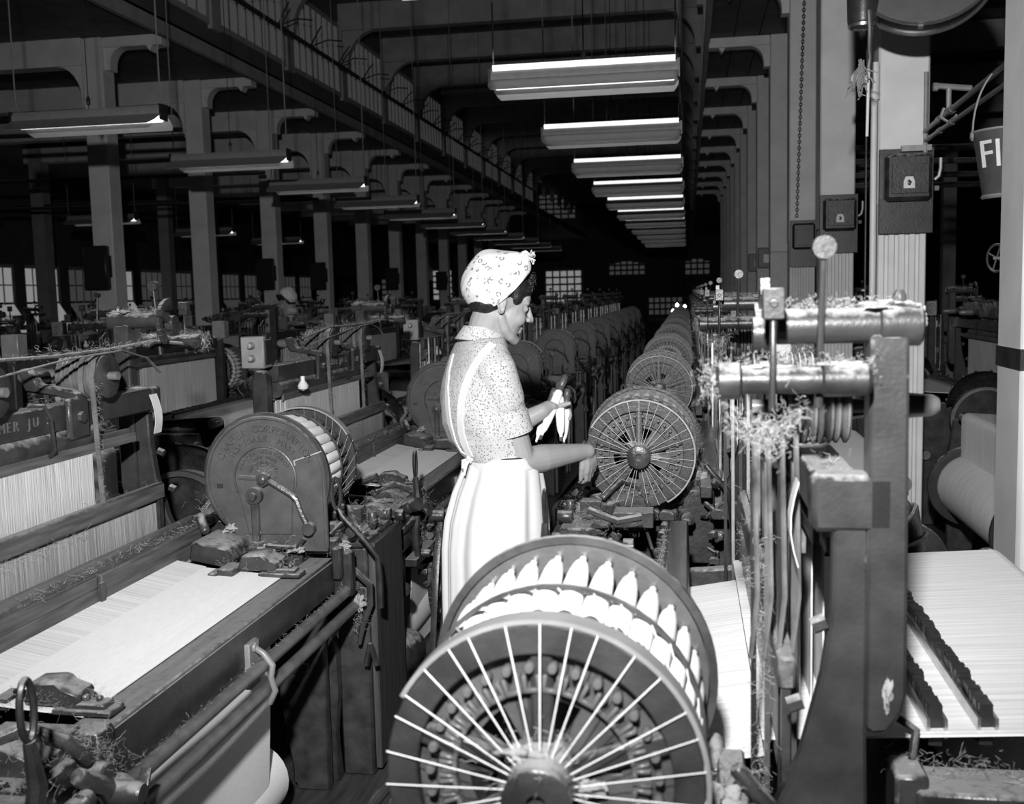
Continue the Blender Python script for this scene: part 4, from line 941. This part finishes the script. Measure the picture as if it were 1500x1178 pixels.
    for c,rad,sq in (((-.435,-.025,1.533),.022,(1.5,1.1,.25)),((-.47,-.025,1.515),.014,(.6,1.1,1)),((-.36,.035,1.457),.011,(2.6,1.1,.35)),((-.26,.035,1.455),.011,(2.6,1.1,.35)),((-.205,.035,1.438),.013,(.5,1.2,1.2)),
        ((-.12,.0,.86),.02,(1,1,.6)),((.0,-.02,.80),.018,(1.5,1,.5)),((.1,-.03,.80),.014,(1.5,1,.5)),((.2,.22,.805),.022,(1,1.5,.4)),((.05,.45,.81),.022,(1.3,1,.5)),((.25,.09,.60),.014,(1,1,1.5)),((.15,-1.66,.80),.02,(1.5,1.4,.3)),((.255,-1.58,.62),.014,(.6,1,1)),((-.2,.14,.91),.02,(1,1,.6)),((.22,.06,.785),.018,(1,1,.6)),((-.5,-.18,.81),.014,(1,1,.7)),((-.68,-.18,.801),.012,(3,1,.4)),((-.43,.005,1.0),.009,(.6,.6,2)),((.02,.36,HZ+.04),.013,(1.5,.8,.5)),((-.05,.335,HZ-.01),.013,(1.4,.5,.6))):
        k+=1; m.fuzz(c,rad,k,12,.8,sq)
    m.build('lint_clumps',LINT,r,kind='stuff')
    random.setstate(RNG)
    return r
SP=2.4
near=make_loom(True)
RY=1.47
def place(src,x,y,rot,label,group,first=False,skip=()):
    t=src if first else copy_tree(src,None,skip)
    t.location=(x,y,0); t.rotation_euler=(0,0,pi if rot else 0)
    for k in ('label','category','group'):
        if k in t: del t[k]
    return tag(t,label,'loom',group)
BARS=('frame_end_bar','lift_cord','bar_lint')
r1=near; l1=place(near,-1.285,3.05,False,'',None,skip=BARS)
tag(l1,'loom with finished white cloth over its long front beam and an embossed round plate','loom')
far=make_loom(False)
l2=place(near,-1.285,3.05+SP,False,'loom whose embossed plate is half hidden behind the worker\'s back',None,skip=BARS)
r1=place(near,-.165,RY,True,'end loom of the wheel row, nearest the wooden post, its white warp sheet bare',None,True)
r2=place(near,-.165,RY+SP,True,'loom whose yarn-spoked bobbin wheel the worker is touching',None)
r3=place(near,-.165,RY+2*SP,True,'loom with a yarn-spoked bobbin wheel directly behind the one the worker touches',None)
fst=[True]
def pf(*a):
    place(far,*a,first=fst[0]); fst[0]=False
for k in range(2,10): pf(-1.285,3.05+SP*k,False,'dark loom of the embossed-plate row, %s along from the loom with the long cloth-covered beam'%ORD[k],'looms farther along the plate row')
for k in range(3,10): pf(-.165,RY+SP*k,True,'dark loom of the bobbin-wheel row, %s along from the row\'s end loom'%ORD[k],'looms farther along the wheel row')
for k in range(-1,6): pf(-3.75,5.75+SP*k,True,'dim loom standing back to back behind the plate row','looms behind the plate row')
for k in range(-1,6): pf(-4.9,7.4+SP*k,False,'dim loom across the next alley to the left','looms across the next alley')
for k in range(0,5): pf(-7.6,12.2+SP*k,True,'dim loom beyond the left columns','looms beyond the left columns')
for k in range(0,4): pf(-8.7,13.6+SP*k,False,'dark loom facing the far left windows','looms facing the left windows')
for k in range(0,4): pf(2.42,6.2+SP*k,False,'dim loom with a cloth-covered roller beyond the right columns','looms beyond the right columns')
bobbins(l1,-.5*pi,pi,'white bobbin held behind the embossed plate of the cloth-covered loom','bobbins behind the embossed plate')
bobbins(l2,-.3*pi,pi,'white bobbin behind the plate half hidden by the worker','bobbins behind the half-hidden plate')
bobbins(r1,-pi,pi,'fat white bobbin in the wheel of the wheel row\'s end loom','bobbins in the end wheel')
bobbins(r2,-pi,pi,'white bobbin in the wheel the worker is touching','bobbins in the touched wheel')
bobbins(r3,-pi,pi,'white bobbin in the wheel just beyond the touched one','bobbins in the third wheel')
thin=MB().tube([(0,.362,.037),(0,.345,.1815),(.1795*sin(RD(20)),.19,.1795*cos(RD(20)))],.00045,4).build('yarn_strand',YARN); tme=thin.data; bpy.data.objects.remove(thin)
for lm in (l1,l2,r2,r3):
    for ch in lm.children:
        if ch.name.startswith('hopper_plate'):
            for g_ in ch.children:
                if g_.name.startswith('yarn_strand'): g_.data=tme
MB().lathe([(.0,-.022),(.02,-.012),(.023,.0),(.015,.014),(.009,.022),(.009,.04)],(-.285,-1.30,1.205),(0,0,1),12).build('pilot_bulb',REFL,l2)
for ch in r1.children:
    if ch.name.startswith('lay_beam'): ch.location.x=.12      # this loom's lay has swung forward
# bobbins in the left hand
HB=[((815,584,3.40),(790,646,3.33)),((820,591,3.41),(822,648,3.36)),((803,598,3.42),(785,648,3.40)),((829,600,3.45),(826,640,3.44))]
for a,c in HB:
    a=P(a[0],a[1],'y',a[2]); c=P(c[0],c[1],'y',c[2]); d=(c-a).normalized()
    t=thing('bobbin','white bobbin clutched in the worker\'s raised hand','bobbin',a,0,'bobbins in the worker\'s hand')
    t.rotation_mode='QUATERNION'; t.rotation_quaternion=d.to_track_quat('Y','Z')
    L=(c-a).length/.2
    for n_,me in BOBM.items():
        o=link(n_,me,t); o.rotation_euler=(0,0,pi); o.location=(0,.2*1.0*max(L,.62),0); o.scale=(.95,max(L,.62),.95)
# ================= fittings at the right =================
def big_box(name,label,y,x0,x1,z0,z1,cover,emb):
    t=thing(name,label,'switch box',((x0+x1)/2,y,z0)); w=(x1-x0)/2; h=z1-z0
    MB().box(-w,w,-.012,.0,0,h).build('back_plate',IRONC,t,bevel=.004)
    c=MB().box(-w*.86,w*.86,-.085,-.012,h*.38,h*.93).build('cover',DARK if emb else BLACK,t,bevel=.02)
    MB().box(-w*.62,w*.72,-.089,-.084,h*.46,h*.80).build('cover_panel',DARK if emb else BLACK,c,bevel=.003)
    if emb: MB().prism([(-.028,h*.52),(.028,h*.52),(.028,h*.6),(.018,h*.655),(-.018,h*.655),(-.028,h*.6)],'xz',-.092,-.088).build('emblem',CARD,c); MB().fuzz((0,-.094,h*.585),.010,3,6,.5,(1,.3,1.2)).build('emblem_figure',DARK,c)
    MB().tube([(w*1.0,-.03,h*.62),(w*1.14,-.035,h*.66),(w*1.2,-.035,h*.75),(w*1.2,-.035,h*.87)],.009,6).cyl((w,-.03,h*.52),(w*1.15,-.03,h*.52),.014,8).build('switch_lever',PALE,t)
    return t
yb=5.955; a=P(1286,344,'y',yb); b=P(1368,216,'y',yb)
big_box('switch_box','large grey switch box with a small white emblem on a fluted column',yb,a.x,b.x,a.z,b.z,1,True)
yb=8.475; a=P(1200,372,'y',yb); b=P(1257,284,'y',yb)
big_box('switch_box','dark switch box with a faint emblem on the next fluted column',yb,a.x,b.x,a.z,b.z,1,True)
yb=10.995; a=P(1157,392,'y',yb); b=P(1196,322,'y',yb)
big_box('switch_box','small black switch box on the third fluted column',yb,a.x,b.x,a.z,b.z,1,False)
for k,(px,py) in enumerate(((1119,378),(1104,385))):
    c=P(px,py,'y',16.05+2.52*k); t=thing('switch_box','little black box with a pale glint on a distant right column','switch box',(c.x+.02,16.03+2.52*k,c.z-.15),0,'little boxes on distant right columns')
    MB().box(-.11,.11,-.06,.0,0,.3).build('case',BLACK,t,bevel=.01); MB().box(-.03,.05,-.065,-.058,.08,.2).build('painted_glint',REFL if k==0 else PALE,t)  # the glint is put in as a pale plate on the case
# conduit beside the first fluted column
cz=P(1281,345,'y',5.9); t=thing('conduit','pale electrical conduit with a tee joint running up beside the fluted column','pipe',(P(1280,200,'y',5.95).x,5.95,0))
MB().cyl((0,0,1.3),(0,0,P(1281,110,'y',5.95).z),.017,10).build('tube',PAINT,t); zt=P(1281,118,'y',5.95).z
MB().cyl((0,0,zt-.1),(0,0,zt+.09),.028,10).cyl((0,0,zt),(-.12,0,zt+.02),.024,10).build('tee',PAINT,t); MB().cyl((-.035,.02,.9),(-.035,.02,4.5),.006,6).build('wire',BLACK,t)
MB().box(-.03,.03,-.02,.04,1.26,1.31).build('outlet',PAINT,t)
# chain hanging down a farther column
c0=P(1178,0,'y',10.9); c1=P(1167,320,'y',10.9); m=MB(); n=70
for k in range(n): 
    p=c0.lerp(c1,k/n); m.annulus(p-c1,(0,1,0) if k%2 else (1,0,0),.010,.018,.008,8)
o=m.build('chain',BLACK); o.location=c1; tag(o,'black chain hanging straight down a far fluted column','chain')
# round drum fixture with its cone and hook
dc=P(1352,-52,'y',5.25); t=thing('hanging_drum','round metal-rimmed drum fixture hung high beside a cone with a hook','fixture',dc)
ax=V((-.12,-1,.32)).normalized()
R=.328
MB().lathe([(0,.052),(R*.55,.054),(R*.9,.050),(R*.965,.045)],(0,0,0),ax,56).build('face',mat('drum_face',.11,.3,var=.1),t)
MB().lathe([(R*.97,-.045),(R*.985,.04)],(0,0,0),ax,56,True).build('band',BLACK,t)
for h_ in (.045,-.045): MB().lathe([(R*.965,h_-.005),(R*1.0,h_-.006),(R*1.01,h_),(R*1.0,h_+.006),(R*.965,h_+.005)],(0,0,0),ax,64,False).build('rim',STEEL,t)
rad=(V((-.05,0,-1))-ax*V((-.05,0,-1)).dot(ax)).normalized(); MB().bar(rad*R*.99-ax*.0+ax*.02,rad*R*1.0+ax*.05,.022,.016).build('rim_clip',PALE,t)
MB().cyl((0,.02,.1),(0,.02,4.6-dc.z),.012,8).build('hanger',PALE,t)
cc=P(1264,38,'y',5.2)-dc
MB().lathe([(.061,0),(.066,.008),(.069,.025),(.079,.38),(.05,.43)],cc,(0,0,1),24).build('cone',IRONC,t); MB().lathe([(.056,.0),(.064,-.008),(.067,.005)],cc,(0,0,1),24,False).build('cone_rim',STEEL,t)
MB().bar(cc+V((.05,0,.12)),V((-R*.8,0,-.06)),.03,.03).build('arm',BLACK,t)
hk=cc+V((.015,-.076,.05)); MB().tube([hk,hk+V((.005,.0,-.076)),hk+V((.008,.025,-.165)),hk+V((.013,.038,-.2)),hk+V((.008,.045,-.25))],[.012,.012,.011,.009,.012],8).build('hook',STEEL,t)
ro=P(1265,112,'y',5.17)-dc; re=P(1270,200,'y',5.17)-dc
MB().cyl(hk+V((.008,.045,-.24)),re,.0068,8).build('pull_rod',REFL,t)
m=MB(); rr=random.Random(4)
for k in range(26):
    p=ro+V((rr.gauss(-.013,.006),rr.gauss(0,.006),rr.uniform(.0,.09))); q=[p]; d=V((rr.gauss(-.05,.2),0,-1))
    for j in range(5): d=(d+V([rr.gauss(0,.35) for _ in 'abc'])+V((0,0,-.3))).normalized(); q.append(q[-1]+d*.024)
    m.tube(q,.003,4)
m.build('rag_tassel',LINT,t)
# fire bucket
bk=P(1486,192,'y',4.5); t=thing('fire_bucket','dark metal bucket lettered in white and hung from a wire, half behind the wooden post','bucket',(bk.x,4.5,0)); zt=bk.z; zb=P(1470,288,'y',4.5).z
R1=bk.x-P(1426,190,'y',4.5).x; R0=R1*.72
MB().lathe([(R0*.96,zb+.02),(R0,zb),(R1,zt),(R1-.004,zt),(R0-.004,zb+.025)],(0,0,0),(0,0,1),40).build('pail',mat('bucket_paint',.07,.4,var=.2),t)
MB().lathe([(R1-.002,zt-.006),(R1+.006,zt-.003),(R1+.006,zt+.004),(R1-.002,zt+.006)],(0,0,0),(0,0,1),40,False).build('rim',PALE,t); MB().lathe([(R0,zb-.008),(R0+.008,zb),(R0+.004,zb+.008)],(0,0,0),(0,0,1),40,False).build('foot_ring',PALE,t)
MB().tube([(-R1*cos(a)*1.02,0,zt+.27*sin(a)) for a in [pi*i/20 for i in range(21)]],.004,6).build('bail',PALE,t)
for sx in (-1,1): MB().fuzz((sx*R1*1.03,0,zt-.01),.014,8,6,.3,(.6,1,1.4)).build('bail_ear',PALE,t)
MB().cyl((0,0,zt+.27),(0,0,4.5),.006,6).build('hanging_wire',DARK,t)
it=[]; zc=zb+(zt-zb)*.44; sl=atan2(R1-R0,zt-zb)
for i,ch in enumerate('FIRE'):
    an=-1.06+i*.38; r=R0+(R1-R0)*.5+.0005
    n=V((sin(an),-cos(an),0)); X=V((cos(an),sin(an),0)); Y=(V((0,0,1))+n*math.tan(sl)).normalized(); Z=X.cross(Y)
    c=n*(R0+(R1-R0)*.44+.001)+V((0,0,zc))
    it.append((ch,.15,M4(((X.x,Y.x,Z.x,c.x),(X.y,Y.y,Z.y,c.y),(X.z,Y.z,Z.z,c.z),(0,0,0,1)))))
text_mesh(it,.0025).build('lettering',WHITE,t,label='white painted letters')
# sloping pipes behind the bucket
for k,(p0,p1,r) in enumerate((((1356,192),(1490,82),.0145),((1356,206),(1490,112),.0115))):
    a=P(*p0,'y',5.9); b=P(*p1,'y',4.2); t=thing('steam_pipe','upper dark pipe with a small valve sloping behind the fire bucket' if k==0 else 'lower dark pipe with a coupling sloping behind the fire bucket','pipe',a)
    MB().cyl((0,0,0),b-a,r,12).build('pipe_run',IRON,t); d=(b-a).normalized()
    for s_ in (.35,.62): MB().cyl(d*s_-d*.03,d*s_+d*.03,r*1.35,12).build('coupling',IRON,t)
    if k==0:
        q=d*.55; MB().cyl(q+V((0,0,.0)),q+V((0,0,.11)),.012,8).cyl(q+V((-.06,0,.125)),q+V((.10,0,.105)),.014,8).lathe([(.02,0),(.02,.02)],q+V((-.07,0,.12)),(1,0,0),8).tube([q+V((-.02,0,.02)),q+V((-.035,0,-.02)),q+V((.0,0,-.045)),q+V((.035,0,-.02)),q+V((.02,0,.02))],.008,6).build('valve',PALE,t)
        MB().box(-.12,.03,-.01,.02,-.1,-.07).cyl((0,0,-.12),(0,0,.3),.012,8).build('wall_clip',PALE,t)
for k,py in enumerate((216,236,256,271)):
    a=P(1225,py+2,'y',8.762); b=P(1475,py,'y',8.762); o=MB().cyl((0,0,0),b-a+V((.4,0,0)),.022,8).build('rail_pipe',IRONC); o.location=a; tag(o,'thin horizontal pipe in a stack of four behind the fire bucket','pipe','stack of four pipes')
c=P(1460,378,'y',4.6); t=thing('valve_wheel','small spoked valve handwheel beside the wooden post','valve',c)
MB().tube([(.028*sin(a_),-.035*sin(a_),.055*cos(a_)) for a_ in [2*pi*i/20 for i in range(20)]],.005,6,closed=True).build('rim',IRON,t)
m=MB()
for k in range(4): a_=2*pi*k/4+.4; m.tube([(0,0,0),(.028*sin(a_),-.035*sin(a_),.055*cos(a_))],.004,5)
m.build('spokes',IRON,t); MB().cyl((-.01,0,0),(.16,.08,0),.007,6).build('stem',PALE,t)
# a second worker far off between the looms
p2=copy_tree(wk); p2.location=(-4.25,10.9,0); p2.rotation_euler=(0,0,RD(150))
tag(p2,'person in a pale dress and headscarf standing among the dim looms beyond the plate row','person')
